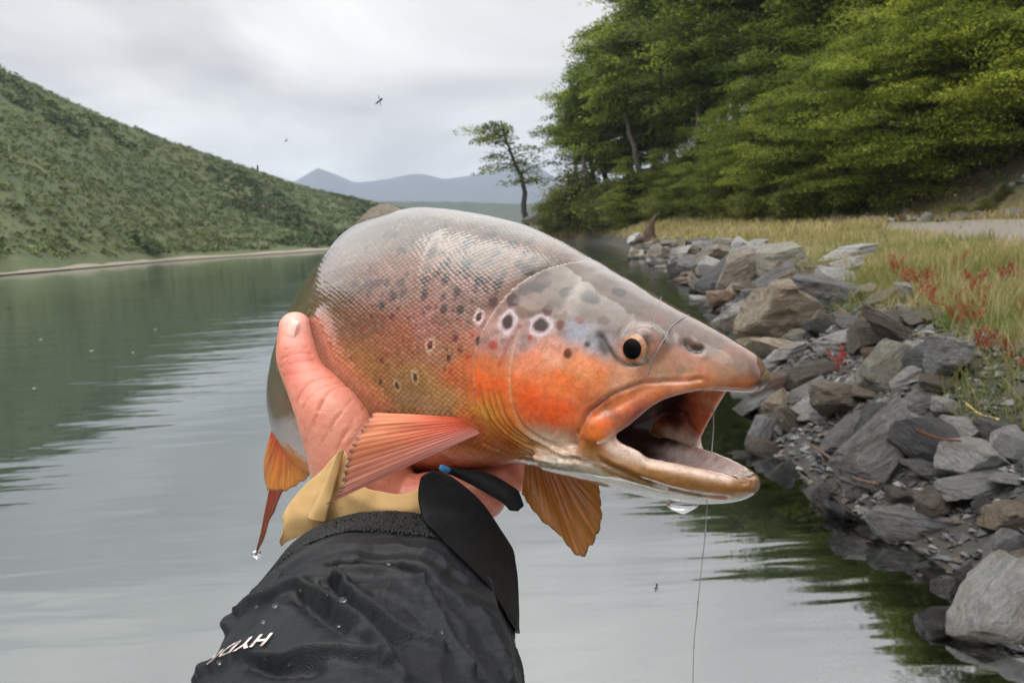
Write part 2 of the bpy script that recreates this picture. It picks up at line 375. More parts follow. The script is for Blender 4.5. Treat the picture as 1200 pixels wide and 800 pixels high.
range_mesh('mountains', [(150, 235), (300, 222), (345, 213), (372, 197), (384, 201), (398, 206), (416, 214), (436, 213), (458, 209), (482, 204), (500, 205), (522, 210), (545, 207), (570, 202), (592, 196), (610, 187), (630, 194), (650, 208), (680, 219), (720, 215), (780, 200), (860, 215), (980, 190), (1150, 210), (1400, 180)], 4200, mM, 900, 'blue grey mountain range across the end of the lake', 9, 71)
range_mesh('forested_ridge', [(250, 262), (380, 243), (440, 236), (500, 236), (560, 237), (612, 239), (660, 238), (720, 232), (900, 225), (1200, 215)], 1500, mM2, 320, 'low dark green forested ridge below the far mountains', 3, 77)

# the air between: even pale haze ---------------------------------
hz = bpy.data.meshes.new('haze'); bm = bmesh.new(); bmesh.ops.create_cube(bm, size=1); bm.to_mesh(hz); bm.free()
mHz = bpy.data.materials.new('haze'); mHz.use_nodes = True; t = mHz.node_tree; t.nodes.clear(); oo = N(t, 'ShaderNodeOutputMaterial')
pv = N(t, 'ShaderNodeVolumePrincipled', inp={'Color': (0.70, 0.82, 1.0, 1), 'Density': 0.00018, 'Anisotropy': 0.0}); t.links.new(pv.outputs[0], oo.inputs['Volume'])
haze = add_obj('haze', hz, mHz); haze.scale = (11000, 6500, 440); haze.location = (1500, 3100, 440 / 2 - 35 + 0); tag(haze, 'pale damp air over the lake', 'haze', kind='stuff')
# ================================================================ ROCKS ON THE SHORE
def slate_mat(name, c1, c2, lich=None, rough=0.40):
    m, t, b, o = new_mat(name)
    tcn = N(t, 'ShaderNodeTexCoord'); oi = N(t, 'ShaderNodeObjectInfo'); va = N(t, 'ShaderNodeVectorMath', operation='ADD'); t.links.new(tcn.outputs['Object'], va.inputs[0]); t.links.new(oi.outputs['Location'], va.inputs[1])
    mp = N(t, 'ShaderNodeMapping'); mp.inputs['Scale'].default_value = (1, 1.6, 6); t.links.new(va.outputs[0], mp.inputs[0])
    n1 = noise(t, 3.0, 6, .62, mp.outputs[0], .4); n2 = noise(t, 22, 6, .68, va.outputs[0]); n3 = noise(t, 110, 3, .6, va.outputs[0])
    c = mixc(t, ramp(t, n1, [(.32, (0, 0, 0)), (.68, (1, 1, 1))]), c1, c2)
    c = mixc(t, mathn(t, 'MULTIPLY', ramp(t, n2, [(.45, (0, 0, 0)), (.70, (1, 1, 1))]), .55), c, tuple(np.array(c1) * .5))
    rv = ramp(t, oi.outputs['Random'], [(0, (.62, .62, .62)), (.5, (.95, .93, .90)), (1, (1.3, 1.3, 1.32))]); c = mixc(t, 1.0, c, rv, 'MULTIPLY')
    pt = ramp(t, noise(t, 2.2, 5, .7, va.outputs[0], .6), [(.50, (0, 0, 0)), (.62, (1, 1, 1))]); c = mixc(t, mathn(t, 'MULTIPLY', pt, .55), c, mixc(t, 1.0, c, (.75, .58, .40), 'MULTIPLY'))
    if lich is not None:
        lm = ramp(t, noise(t, 7, 5, .7, va.outputs[0]), [(.54, (0, 0, 0)), (.64, (1, 1, 1))]); c = mixc(t, mathn(t, 'MULTIPLY', lm, .8), c, lich)
    # wet and dark near the waterline: damp stone
    geo = N(t, 'ShaderNodeNewGeometry'); sp = N(t, 'ShaderNodeSeparateXYZ'); t.links.new(geo.outputs['Position'], sp.inputs[0])
    wet = ramp(t, mathn(t, 'ADD', sp.outputs[2], mathn(t, 'MULTIPLY', n2, .06)), [(.045, (1, 1, 1)), (.10, (0, 0, 0))])
    c = mixc(t, wet, c, mixc(t, 1.0, c, (.42, .40, .36), 'MULTIPLY'))
    b.inputs['Specular IOR Level'].default_value = .65; t.links.new(c, b.inputs['Base Color']); t.links.new(mixc(t, wet, (rough,) * 3, (.22, .22, .22)), b.inputs['Roughness'])
    t.links.new(bump(t, mathn(t, 'ADD', mathn(t, 'MULTIPLY', n1, 1.6), mathn(t, 'ADD', n2, mathn(t, 'MULTIPLY', n3, .4))), .95, .04), b.inputs['Normal'])
    return m
MR = {'grey': slate_mat('grey_slate', (0.075, 0.076, 0.080), (0.29, 0.287, 0.29)),
      'pale': slate_mat('pale_slate', (0.23, 0.235, 0.24), (0.50, 0.50, 0.495)),
      'dark': slate_mat('dark_slate', (0.028, 0.028, 0.031), (0.095, 0.092, 0.095)),
      'brown': slate_mat('brown_stone', (0.075, 0.062, 0.046), (0.26, 0.215, 0.165)),
      'tan': slate_mat('tan_stone', (0.17, 0.135, 0.09), (0.42, 0.355, 0.265)),
      'rust': slate_mat('rusty_stone', (0.14, 0.075, 0.045), (0.30, 0.19, 0.13)),
      'lichen': slate_mat('lichened_stone', (0.13, 0.125, 0.10), (0.33, 0.315, 0.27), (0.19, 0.175, 0.06))}
def make_rock(seed, flat, cut=9, level=3):
    """angular quarry stone: a block trimmed by random planes, then roughened; unit size"""
    r = np.random.default_rng(seed); bm = bmesh.new(); bmesh.ops.create_cube(bm, size=2)
    for k in range(cut):
        n = unit(r.normal(size=3) * np.array([1, 1, .75])); d = r.uniform(.62, .95)
        g = bmesh.ops.bisect_plane(bm, geom=bm.verts[:] + bm.edges[:] + bm.faces[:], plane_co=Vector(n * d), plane_no=Vector(n), clear_outer=True)
        ed = [e for e in g['geom_cut'] if isinstance(e, bmesh.types.BMEdge)]
        if ed: bmesh.ops.holes_fill(bm, edges=ed)
    bmesh.ops.remove_doubles(bm, verts=bm.verts, dist=.04)
    bmesh.ops.bevel(bm, geom=bm.edges[:], offset=.055, segments=1, affect='EDGES', clamp_overlap=True)
    bmesh.ops.triangulate(bm, faces=bm.faces[:])
    for _ in range(level):
        lng = [e for e in bm.edges if e.calc_length() > .26]
        if not lng: break
        bmesh.ops.subdivide_edges(bm, edges=lng, cuts=1); bmesh.ops.triangulate(bm, faces=bm.faces[:])
    bm.normal_update()
    V = np.array([v.co[:] for v in bm.verts]); Nn = np.array([v.normal[:] for v in bm.verts]); bm.verts.index_update(); Fc = np.array([[v.index for v in f.verts] for f in bm.faces]); bm.free()
    V = V + Nn * (vnoise(V, 1.6, seed, 3)[:, None] * .20 + np.round(vnoise(V * np.array([.5, .5, 2.2]), 2.2, seed + 3, 2)[:, None] * 5) / 5 * .16)
    V = V * np.array([1, r.uniform(.6, .85), flat]); V /= np.abs(V).max()
    return mesh_np('rock', V, Fc, False)
BIG = [make_rock(100 + k, f, 10, 4) for k, f in enumerate((.62, .5, .75, .38, .55, .30, .68, .26))]
SML = [make_rock(200 + k, f, 8, 2) for k, f in enumerate((.3, .45, .2, .6, .35, .25, .5, .4, .18, .7))]
def rock(meshes, k, mat, loc, size, rot, label, cat='rock', group=None, name='rock', zs=1.0, ys=1.0):
    me = meshes[k % len(meshes)]; key = (me.name, mat)
    if key not in rock_cache:
        m2 = me.copy(); m2.materials.clear(); m2.materials.append(MR[mat]); rock_cache[key] = m2
    o_ = bpy.data.objects.new(name, rock_cache[key]); COL.objects.link(o_); o_.location = loc; o_.scale = (size, size * ys, size * zs); o_.rotation_euler = rot
    tag(o_, label, cat, group); return o_
rock_cache = {}
occ = []
def put(px, py, wpx, k, mat, rot, label, z=None, zs=1.0, ys=1.0, sink=.3, name='boulder'):
    """stone whose middle is seen at px,py and which is wpx photo pixels wide, lying on the bank"""
    lo, hi = 0.05, 200.0
    v = P(px, py, 1.0) - CAM; h0 = None
    ds = np.concatenate([np.linspace(1.2, 12, 1400), np.linspace(12, 120, 2500)])
    pts = CAM + ds[:, None] * v; h = np.maximum(land_h(pts[:, :2]), 0.0)
    size_at = wpx * ds / FPX / 2
    ok = pts[:, 2] <= h + size_at * zs * .35
    i = int(np.argmax(ok)) if ok.any() else 200
    p = pts[i].copy(); s = size_at[i]
    occ.append((p[0], p[1], s)); return rock(BIG, k, mat, tuple(p), s, rot, label, 'boulder' if s > .18 else 'rock', None, name if s > .18 else 'rock', zs, ys)
R_ = math.radians
HERO = [(915, 368, 112, 0, 'tan', (R_(8), R_(-8), R_(20)), 'largest boulder on the bank, tan below and grey on top', 1.15, .9),
        (962, 345, 118, 1, 'grey', (R_(20), R_(14), R_(-15)), 'grey layered boulder leaning on the largest tan boulder', 1.0, .9),
        (868, 322, 84, 2, 'brown', (R_(10), R_(-24), R_(30)), 'dark brown tilted slab at the edge of the small bay', .9, .8),
        (995, 297, 78, 5, 'pale', (R_(4), R_(-5), R_(10)), 'long flat pale slab lying in the grass above the boulders', .8, .6),
        (985, 314, 54, 3, 'pale', (R_(6), R_(-8), R_(-8)), 'pale flat stone just below the long slab in the grass', 1.0, .8),
        (1038, 428, 92, 4, 'lichen', (R_(12), R_(-26), R_(35)), 'olive lichened boulder with yellow green patches', 1.1, .9),
        (1105, 425, 80, 6, 'pale', (R_(10), R_(12), R_(60)), 'whitish boulder with a brown side beside the lichened one', 1.1, .95),
        (985, 470, 84, 6, 'brown', (R_(0), R_(5), R_(15)), 'rounded brown boulder below the red leaved plant', .8, .85),
        (1035, 375, 74, 1, 'tan', (R_(5), R_(10), R_(-20)), 'brownish stone at the edge of the meadow above the slabs', .75, .8),
        (1060, 345, 44, 6, 'pale', (R_(6), R_(0), R_(40)), 'light grey block set in the grass edge', 1.0, .9),
        (985, 398, 84, 3, 'pale', (R_(4), R_(-10), R_(6)), 'smooth pale slab lying flat under the layered boulder', .7, .6),
        (922, 412, 62, 5, 'pale', (R_(6), R_(-14), R_(14)), 'pale wedge shaped slab in front of the tan boulder', .9, .6),
        (1030, 532, 150, 7, 'grey', (R_(30), R_(-24), R_(28)), 'big slanting dark grey slate slab at the waterline', 1.1, .55),
        (1085, 520, 90, 2, 'dark', (R_(20), R_(24), R_(-20)), 'black broken slate block behind the slanting slab', 1.0, .9),
        (985, 515, 74, 3, 'grey', (R_(30), R_(-30), R_(25)), 'grey slate plate leaning on the slanting slab', 1.0, .6),
        (890, 508, 60, 4, 'grey', (R_(20), R_(-50), R_(40)), 'upright bluish slate shard beside the fish jaw', 1.2, .7),
        (925, 492, 74, 1, 'brown', (R_(20), R_(38), R_(30)), 'brown tilted shard standing in the rubble', .8, .7),
        (1138, 536, 84, 0, 'pale', (R_(18), R_(-12), R_(30)), 'blocky pale grey stone with cracked face', .9, .9),
        (1145, 570, 106, 7, 'pale', (R_(4), R_(-4), R_(8)), 'thin flat pale slate lying level on the rubble', .55, .6),
        (1055, 610, 104, 1, 'grey', (R_(6), R_(8), R_(-10)), 'dark grey stone standing in the shallow water', .8, .8),
        (1100, 592, 70, 6, 'brown', (R_(6), R_(-6), R_(20)), 'brown stone behind the one standing in the water', .8, .8),
        (1150, 592, 44, 4, 'dark', (R_(10), R_(30), R_(60)), 'upright dark slate fragment by the thin flat slate', 1.3, .8),
        (1180, 605, 66, 0, 'tan', (R_(10), R_(-20), R_(10)), 'tan grey stone at the frame edge above the dark gap', .9, .9),
        (1165, 715, 150, 3, 'pale', (R_(26), R_(-26), R_(24)), 'large pale slab tipping into the water', .9, .8),
        (1195, 690, 60, 6, 'tan', (R_(10), R_(10), R_(60)), 'tan block resting on the large pale slab', 1.0, .9),
        (1135, 675, 52, 4, 'dark', (R_(24), R_(34), R_(50)), 'black pointed slate standing beside the large pale slab', 1.1, .7),
        (1192, 655, 50, 1, 'brown', (R_(14), R_(-10), R_(20)), 'brown stone above the large pale slab', .8, .8),
        (1180, 560, 60, 5, 'pale', (R_(10), R_(10), R_(40)), 'pale flake on top of the rubble near the grass', .7, .8),
        (955, 435, 66, 4, 'brown', (R_(10), R_(-10), R_(0)), 'mottled brown stone under the pale wedge slab', .8, .8),
        (905, 455, 60, 2, 'rust', (R_(14), R_(-20), R_(10)), 'pinkish brown stone beside the fish snout', .8, .8),
        (848, 352, 46, 6, 'rust', (R_(0), R_(0), R_(20)), 'rusty pink stone at the mouth of the small bay', .8, .8),
        (885, 385, 56, 1, 'dark', (R_(10), R_(20), R_(20)), 'dark wet stone at the foot of the tan boulder', .7, .8),
        (815, 312, 44, 2, 'grey', (R_(0), R_(12), R_(-10)), 'grey wet stone jutting into the small bay', .8, .8),
        (838, 300, 54, 0, 'brown', (R_(10), R_(-16), R_(20)), 'brown grey boulder behind the jutting stone', .8, .8),
        (800, 296, 40, 3, 'pale', (R_(6), R_(-10), R_(10)), 'pale slab on the far side of the small bay', .9, .7),
        (770, 290, 30, 1, 'grey', (R_(6), R_(-10), R_(10)), 'small grey boulder near the driftwood stump', .9, .8),
        (745, 280, 24, 0, 'pale', (R_(6), R_(-10), R_(50)), 'light boulder beside the driftwood stump', .9, .8),
        (622, 257, 22, 5, 'pale', (R_(4), R_(6), R_(10)), 'white boulder below the lone leaning tree', 1.2, .9)]
for (x, y, w, k, mt, rot, lab, zs, ys) in HERO: put(x, y, w, k, mt, rot, lab, None, zs, ys)
for (x, y, w, k, mt, rot, lab, zs, ys) in [(1075, 470, 70, 5, 'grey', (R_(20), R_(-14), R_(30)), 'grey plate between the lichened boulder and the slanting slab', .8, .7), (1110, 480, 46, 6, 'pale', (R_(8), R_(10), R_(10)), 'small pale block below the whitish boulder', .9, .9), (1020, 495, 66, 3, 'dark', (R_(24), R_(-20), R_(40)), 'dark slate plate above the slanting slab', .9, .7), (1165, 500, 60, 1, 'grey', (R_(20), R_(16), R_(-30)), 'grey slate wedge under the straw stalk', .8, .8), (900, 350, 52, 3, 'grey', (R_(24), R_(-26), R_(20)), 'grey slab wedged behind the tan boulder', .8, .7), (840, 330, 60, 7, 'dark', (R_(20), R_(-30), R_(24)), 'dark tilted slab at the bay waterline', .9, .7), (880, 290, 50, 5, 'pale', (R_(16), R_(-20), R_(20)), 'pale tilted slab near the top of the bay stones', .9, .7), (910, 310, 44, 2, 'brown', (R_(10), R_(-10), R_(50)), 'brown block behind the tilted bay slabs', .8, .8), (950, 460, 56, 7, 'pale', (R_(18), R_(-18), R_(16)), 'pale thin slab sloping to the fish snout', .8, .6), (1090, 550, 66, 5, 'grey', (R_(20), R_(20), R_(-10)), 'grey flake behind the reddish twig', .8, .7), (1172, 640, 60, 2, 'grey', (R_(16), R_(-20), R_(30)), 'grey block above the dark gap by the water', .9, .8), (960, 385, 52, 2, 'dark', (R_(20), R_(16), R_(30)), 'dark stone under the layered boulder', .7, .8)]: put(x, y, w, k, mt, rot, lab, None, zs, ys)
NEAR = [('the big slanting slate slab', (1030, 532)), ('the largest tan boulder', (915, 368)), ('the lichened boulder', (1038, 428)), ('the blocky cracked pale stone', (1138, 536)), ('the pale slab tipping into the water', (1165, 715)), ('the stone standing in the shallow water', (1055, 610)), ('the dark brown tilted slab', (868, 322)), ('the rounded brown boulder', (985, 470)), ('the long flat slab in the grass', (995, 297)), ('the driftwood stump', (765, 285)), ('the fish snout', (895, 470)), ('the whitish boulder', (1105, 425)), ('the stone jutting into the small bay', (815, 312))]
def near_word(p):
    q = proj(np.asarray(p)[None])[0]; return min(NEAR, key=lambda n: (n[1][0] - q[0]) ** 2 + (n[1][1] - q[1]) ** 2)[0]
# the rest of the rubble: stones one could count, then chips
rr_ = np.random.default_rng(21)
KIND = ['grey'] * 5 + ['dark'] * 4 + ['pale'] * 6 + ['brown'] * 5 + ['rust'] + ['tan'] * 3 + ['lichen'] * 2
LAB = {'grey': 'mid grey slate stone', 'dark': 'blackish slate stone', 'pale': 'pale grey slate stone', 'brown': 'brown stone', 'rust': 'rusty red stone', 'lichen': 'olive lichened stone', 'tan': 'tan stone'}
FORM = ['flat', 'chunky', 'thin', 'blocky', 'flat', 'thin', 'chunky', 'chunky', 'thin', 'blocky']
def in_view(p, m=20):
    q = proj(np.asarray(p)[None])[0]; return -m < q[0] < 1200 + m and -m < q[1] < 800 + m and q[2] > .5
def covered(p):   # behind the fish or sleeve
    q = proj(np.asarray(p)[None])[0]; return q[0] < 700
cnt = 0; tries = 0
while cnt < 240 and tries < 20000:
    tries += 1
    i = rr_.integers(0, len(SHORE) - 1); y = 2.0 + 40 * rr_.random() ** 2.4
    x = np.interp(y, SHORE[:15, 1], SHORE[:15, 0]); u = rr_.uniform(-.15, 1.35 if y > 5 else 1.1) * (1 if y < 20 else 1.3)
    q = np.array([x + u, y]); s = rr_.uniform(.05, .14) * np.interp(y, [2, 4, 6, 12, 40], [.8, 1.1, 1.7, 2.7, 4.0])
    if rr_.random() < .15: s *= 1.5
    if any((q[0] - a) ** 2 + (q[1] - b_) ** 2 < (max(c_, .02) * .44 + s * .34) ** 2 for a, b_, c_ in occ): continue
    h = float(land_h(q[None])[0]); p = np.array([q[0], q[1], h + s * .12])
    if not in_view(p) or covered(p): continue
    occ.append((q[0], q[1], s)); mt = KIND[rr_.integers(len(KIND))]; cnt += 1
    kk = int(rr_.integers(10)); lb_ = FORM[kk] + ' ' + LAB[mt] + ' by ' + near_word(p)
    rock(SML, kk, mt, tuple(p), s, (rr_.normal(0, .35), rr_.normal(0, .35), rr_.uniform(0, 6.28)), lb_, 'stone', lb_.replace(' stone ', ' stones ', 1), 'stone', 1.0, 1.0)
for k, (x, y, w, mt) in enumerate([(950, 640, 70, 'tan'), (1000, 650, 80, 'lichen'), (1050, 655, 70, 'brown'), (985, 625, 60, 'lichen'), (1085, 668, 60, 'tan'), (930, 612, 60, 'brown'), (1030, 690, 56, 'lichen'), (1070, 640, 50, 'lichen'), (960, 668, 50, 'tan'), (1100, 700, 44, 'brown')]):
    g = G(x, y, -.07); s_ = w * np.linalg.norm(g - CAM) / FPX / 2; rock(BIG, k, mt, (g[0], g[1], -.075 - s_ * .15), s_, (.15, -.1, k * 1.3), {'tan': 'sunken tan slab under the clear shallows', 'lichen': 'sunken olive stone under the clear shallows', 'brown': 'sunken brown stone under the clear shallows'}[mt], 'stone', mt + ' stones sunk in the shallows', 'stone', .5, .8)
# chips between them, nobody could count these
nC = 16000; yy = 1.9 + 26 * rr_.random(nC) ** 2.6; xx = np.interp(yy, SHORE[:15, 1], SHORE[:15, 0]) + rr_.uniform(-.5, 1.5, nC)
hh = land_h(np.stack([xx, yy], -1)); sz = rr_.uniform(.012, .045, nC) * np.interp(yy, [2, 6, 28], [.8, 1.1, 2.5])
base = np.array([(1, 0, 0), (-.6, .8, 0), (-.7, -.7, 0), (.2, .1, .55), (-.1, -.2, -.4), (.5, .8, .2)], float); bf = np.array([(0, 5, 3), (5, 1, 3), (1, 2, 3), (2, 0, 3), (5, 0, 4), (1, 5, 4), (2, 1, 4), (0, 2, 4)])
az = rr_.uniform(0, 6.28, nC); jit_ = rr_.uniform(.6, 1.4, (nC, 6, 3)); B3 = base[None] * jit_; B3[..., 2] *= .8
ca, sa = np.cos(az)[:, None], np.sin(az)[:, None]; tl = rr_.normal(0, .5, (nC, 1))
X3 = B3[..., 0] * ca - B3[..., 1] * sa; Y3 = B3[..., 0] * sa + B3[..., 1] * ca; Z3 = B3[..., 2] + X3 * tl
Vc = np.stack([X3, Y3, Z3], -1) * sz[:, None, None] + np.stack([xx, yy, hh + sz * .2], -1)[:, None]
Fc = (bf[None] + np.arange(nC)[:, None, None] * 6).reshape(-1, 3)
pal = np.array([(.10, .10, .105), (.2, .2, .205), (.05, .05, .052), (.30, .30, .30), (.15, .125, .095), (.12, .115, .11)]); cc_ = pal[rr_.integers(0, 6, nC)] * rr_.uniform(.4, .9, (nC, 1))  # darkened: black of the gaps between stones put into the chip colour
me = mesh_np('slate_chips', Vc.reshape(-1, 3), Fc, False); set_attr(me, 'col', np.repeat(cc_, 6, 0))
mC, t, b, o = new_mat('slate_chip'); at = N(t, 'ShaderNodeAttribute', attribute_name='col'); geo = N(t, 'ShaderNodeNewGeometry'); n1 = noise(t, 60, 4, .6, geo.outputs['Position'])
t.links.new(mixc(t, n1, mixc(t, 1.0, at.outputs['Color'], (.6, .6, .6), 'MULTIPLY'), at.outputs['Color']), b.inputs['Base Color']); b.inputs['Roughness'].default_value = .55; t.links.new(bump(t, n1, .5, .01), b.inputs['Normal'])
tag(add_obj('slate_chips', me, mC), 'loose slate chips and gravel filling the shore rubble', 'gravel', kind='stuff')
# ================================================================ GRASS AND SMALL PLANTS
gr = np.random.default_rng(5)
def blades(base, height, width, lean, col_root, col_tip, segs=3, bendy=.5):
    n = len(base); a = gr.uniform(0, 6.28, n); d = np.stack([np.cos(a), np.sin(a), np.zeros(n)], -1); w = np.stack([-np.sin(a), np.cos(a), np.zeros(n)], -1)
    # turn blades about their axis at random
    tw = gr.uniform(0, 6.28, n); wv = np.stack([np.cos(tw), np.sin(tw), np.zeros(n)], -1)
    V, C = [], []
    for k in range(segs + 1):
        f = k / segs; c = base + np.stack([np.zeros(n), np.zeros(n), height * f * (1 - .15 * lean * f)], -1) + d * (height * lean * (f ** (1 + bendy)))[:, None]
        ww = (width * (1 - f) ** .7)[:, None] * .5
        if k < segs: V += [c - wv * ww, c + wv * ww]
        else: V += [c]
        cc = col_root + (col_tip - col_root) * f
        C += [cc, cc] if k < segs else [cc]
    m = len(V); Vv = np.stack(V, 1).reshape(-1, 3); Cv = np.stack(C, 1).reshape(-1, 3); idx = np.arange(n)[:, None] * m
    q = np.concatenate([idx + np.array([[2 * k, 2 * k + 1, 2 * k + 3, 2 * k + 2]]) for k in range(segs - 1)]) if segs > 1 else np.zeros((0, 4), int)
    tr3 = idx + np.array([[2 * (segs - 1), 2 * (segs - 1) + 1, m - 1]])
    return Vv, q, tr3, Cv
def join_blades(parts):
    Vs, Q, T, C, k = [], [], [], [], 0
    for V, q, t3, c in parts:
        Vs.append(V); Q.append(q + k); T.append(t3 + k); C.append(c); k += len(V)
    return np.concatenate(Vs), [np.concatenate(Q), np.concatenate(T)], np.concatenate(C)
mGr, t, b, o = new_mat('grass_blade'); at = N(t, 'ShaderNodeAttribute', attribute_name='col'); b.inputs['Roughness'].default_value = .6; b.inputs['Specular IOR Level'].default_value = .2
t.links.new(at.outputs['Color'], b.inputs['Base Color'])
tl_ = N(t, 'ShaderNodeBsdfTranslucent'); t.links.new(at.outputs['Color'], tl_.inputs[0]); mx = N(t, 'ShaderNodeMixShader', inp={0: .3}); t.links.new(b.outputs[0], mx.inputs[1]); t.links.new(tl_.outputs[0], mx.inputs[2]); t.links.new(mx.outputs[0], o.inputs[0])
def zone(xy):
    u = shore_dist(xy); rn = np.interp(xy[:, 1], [-10, 6, 10, 21, 30, 45], [4.2, 4.1, 4.2, 6.0, 8.0, 14.0]); vt = u - tree_u(xy[:, 1])
    nz_ = vnoise(xy, .8, 31, 3) * 1.5; rd_ = (u > rn + .45 - nz_) & (vt < -2.0 - vnoise(xy, .6, 33, 3) * 1.2) & (xy[:, 1] < 56)
    return u, rd_, vt
def grass_pts(n, y0, y1, pw, umin, umax):
    yy = y0 + (y1 - y0) * gr.random(n) ** pw; xx = np.interp(yy, SHORE[:15, 1], SHORE[:15, 0]) + gr.uniform(umin, umax, n) * np.interp(yy, [0, 20, 60, 95], [.55, 1, 1, .5])
    xy = np.stack([xx, yy], -1); u, rd_, vt = zone(xy)
    edge = 1.0 + vnoise(xy, 1.1, 71, 3) * 1.3 + np.where(yy < 4.5, (4.5 - yy) * -.15, 0)
    k = (u > edge) & (~rd_ | (gr.random(n) < .025)) & (vt < 1.0)
    return xy[k]
parts = []
def palette(xy, green):
    n = len(xy); g = np.clip(green + vnoise(xy, .9, 81, 3) * 1.4 + gr.normal(0, .18, n), 0, 1)[:, None]
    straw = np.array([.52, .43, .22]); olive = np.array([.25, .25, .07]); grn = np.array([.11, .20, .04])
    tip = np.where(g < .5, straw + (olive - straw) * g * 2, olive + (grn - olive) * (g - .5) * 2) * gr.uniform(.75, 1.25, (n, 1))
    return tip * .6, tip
def add_grass(xy, h0, h1, w, lean, green, segs=3):
    z = land_h(xy); n = len(xy); c0, c1 = palette(xy, green); sc_ = 1 + np.clip(xy[:, 1] - 12, 0, 80) * .012
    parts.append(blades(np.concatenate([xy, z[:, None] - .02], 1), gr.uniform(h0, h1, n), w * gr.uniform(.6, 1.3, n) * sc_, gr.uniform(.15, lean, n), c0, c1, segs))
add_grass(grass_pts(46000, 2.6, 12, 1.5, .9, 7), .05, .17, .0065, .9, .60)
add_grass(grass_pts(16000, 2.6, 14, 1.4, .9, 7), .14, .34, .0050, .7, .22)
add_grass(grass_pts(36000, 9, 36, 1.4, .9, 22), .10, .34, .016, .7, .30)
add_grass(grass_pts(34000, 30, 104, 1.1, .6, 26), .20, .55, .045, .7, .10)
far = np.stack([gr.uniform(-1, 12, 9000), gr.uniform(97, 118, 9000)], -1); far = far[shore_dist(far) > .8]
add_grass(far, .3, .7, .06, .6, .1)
V, Fs, C = join_blades(parts); me = mesh_np('meadow_grass', V, Fs, False); set_attr(me, 'col', C)
tag(add_obj('meadow_grass', me, mGr), 'green and straw coloured meadow grass along the bank and track', 'grass', kind='stuff')
# tall straw tufts that stand out by the track
def near_px(px, py):
    v = P(px, py, 1.0) - CAM; ds = np.linspace(2, 60, 3000); pts = CAM + ds[:, None] * v; h = land_h(pts[:, :2]); i = int(np.argmax(pts[:, 2] <= h)); p = pts[i]; p[2] = h[i]; return p, ds[i]
for k, (px, py, hp_, n_, lab) in enumerate([(1165, 375, 70, 26, 'tall pale straw tuft leaning over the red sorrel'), (1110, 340, 46, 16, 'thin straw coloured grass stalks above the lichened boulder'), (1068, 322, 36, 12, 'short dry grass tuft near the long flat slab'), (1190, 340, 56, 18, 'dry grass stalks rising against the gravel track'), (1015, 300, 34, 12, 'dry tuft behind the long flat slab')]):
    p, d = near_px(px, py); h_ = hp_ * d / FPX; bs_ = p + np.stack([gr.normal(0, .05, n_), gr.normal(0, .05, n_), np.zeros(n_)], -1)
    c1 = np.tile(np.array([.55, .47, .28]), (n_, 1)) * gr.uniform(.8, 1.15, (n_, 1)); Vb, q, t3, Cb = blades(bs_, h_ * gr.uniform(.5, 1.05, n_), np.full(n_, .008), gr.uniform(.1, .65, n_), c1 * .8, c1, 4)
    me = mesh_np('grass_tuft', Vb - p, [q, t3], False); set_attr(me, 'col', Cb); o_ = add_obj('grass_tuft', me, mGr); o_.location = p; tag(o_, lab, 'grass tuft')
# red leaved sorrel
m_stem = simple_mat('sorrel_stem', srgb((120, 62, 44)), .7); m_red_leaf = simple_mat('sorrel_red', srgb((172, 44, 40)), .6, 0, .3, 30, srgb((122, 32, 32)))
def sorrel_mesh(seed, h):
    r = np.random.default_rng(seed); ps, lv = [], []
    for k in range(6):
        a = r.uniform(0, 6.28); ln = r.uniform(.5, 1) * h; tip = np.array([math.cos(a) * ln * .45, math.sin(a) * ln * .45, ln]); q = np.linspace(0, 1, 5)[:, None] * tip * np.array([1, 1, 1]) ; q[:, :2] *= np.linspace(.3, 1, 5)[:, None]
        ps.append(tube_np(q, h * .012, 4, False))
        for j in range(22):
            f = r.uniform(.45, 1.0); c = tip * f + r.normal(0, h * .05, 3); e = unit(r.normal(size=(4, 3))) * h * r.uniform(.03, .06); lv.append(c + e)
    LVv = np.concatenate(lv); return merge(ps), (LVv, np.arange(len(LVv)).reshape(-1, 4))
SOR = [sorrel_mesh(300 + k, 1.0) for k in range(3)]
SM = [(mesh_np('stems', a[0], a[1]), mesh_np('red_leaves', b_[0], b_[1], False)) for a, b_ in SOR]
for a, b_ in SM: a.materials.append(m_stem); b_.materials.append(m_red_leaf)
def sorrel(p, h, k, lab, grp=None):
    r0 = empty('red_sorrel', tuple(p), gr.uniform(0, 6.28)); r0.scale = (h, h, h); tag(r0, lab, 'plant', grp)
    for nm, me_ in zip(('stems', 'red_leaves'), SM[k % 3]):
        c_ = bpy.data.objects.new(nm, me_); COL.objects.link(c_); c_.parent = r0
for k, (px, py, hp_, lab) in enumerate([(982, 438, 38, 'red sorrel growing between the brown and lichened boulders'), (1140, 385, 36, 'dense red sorrel clump at the meadow edge'), (1122, 318, 26, 'red sorrel among straw stalks by the track')]):
    p, d = near_px(px, py); sorrel(p, hp_ * d / FPX, k, lab)
for k in range(44):
    px, py = gr.uniform(1045, 1200), gr.uniform(312, 440)
    if py > 300 + (px - 1030) * .95: py = 300 + (px - 1030) * .8
    p, d = near_px(px, py + 10); sorrel(p, gr.uniform(16, 32) * d / FPX, k, 'small red sorrel plant scattered in the meadow grass', 'red sorrel in the meadow grass')
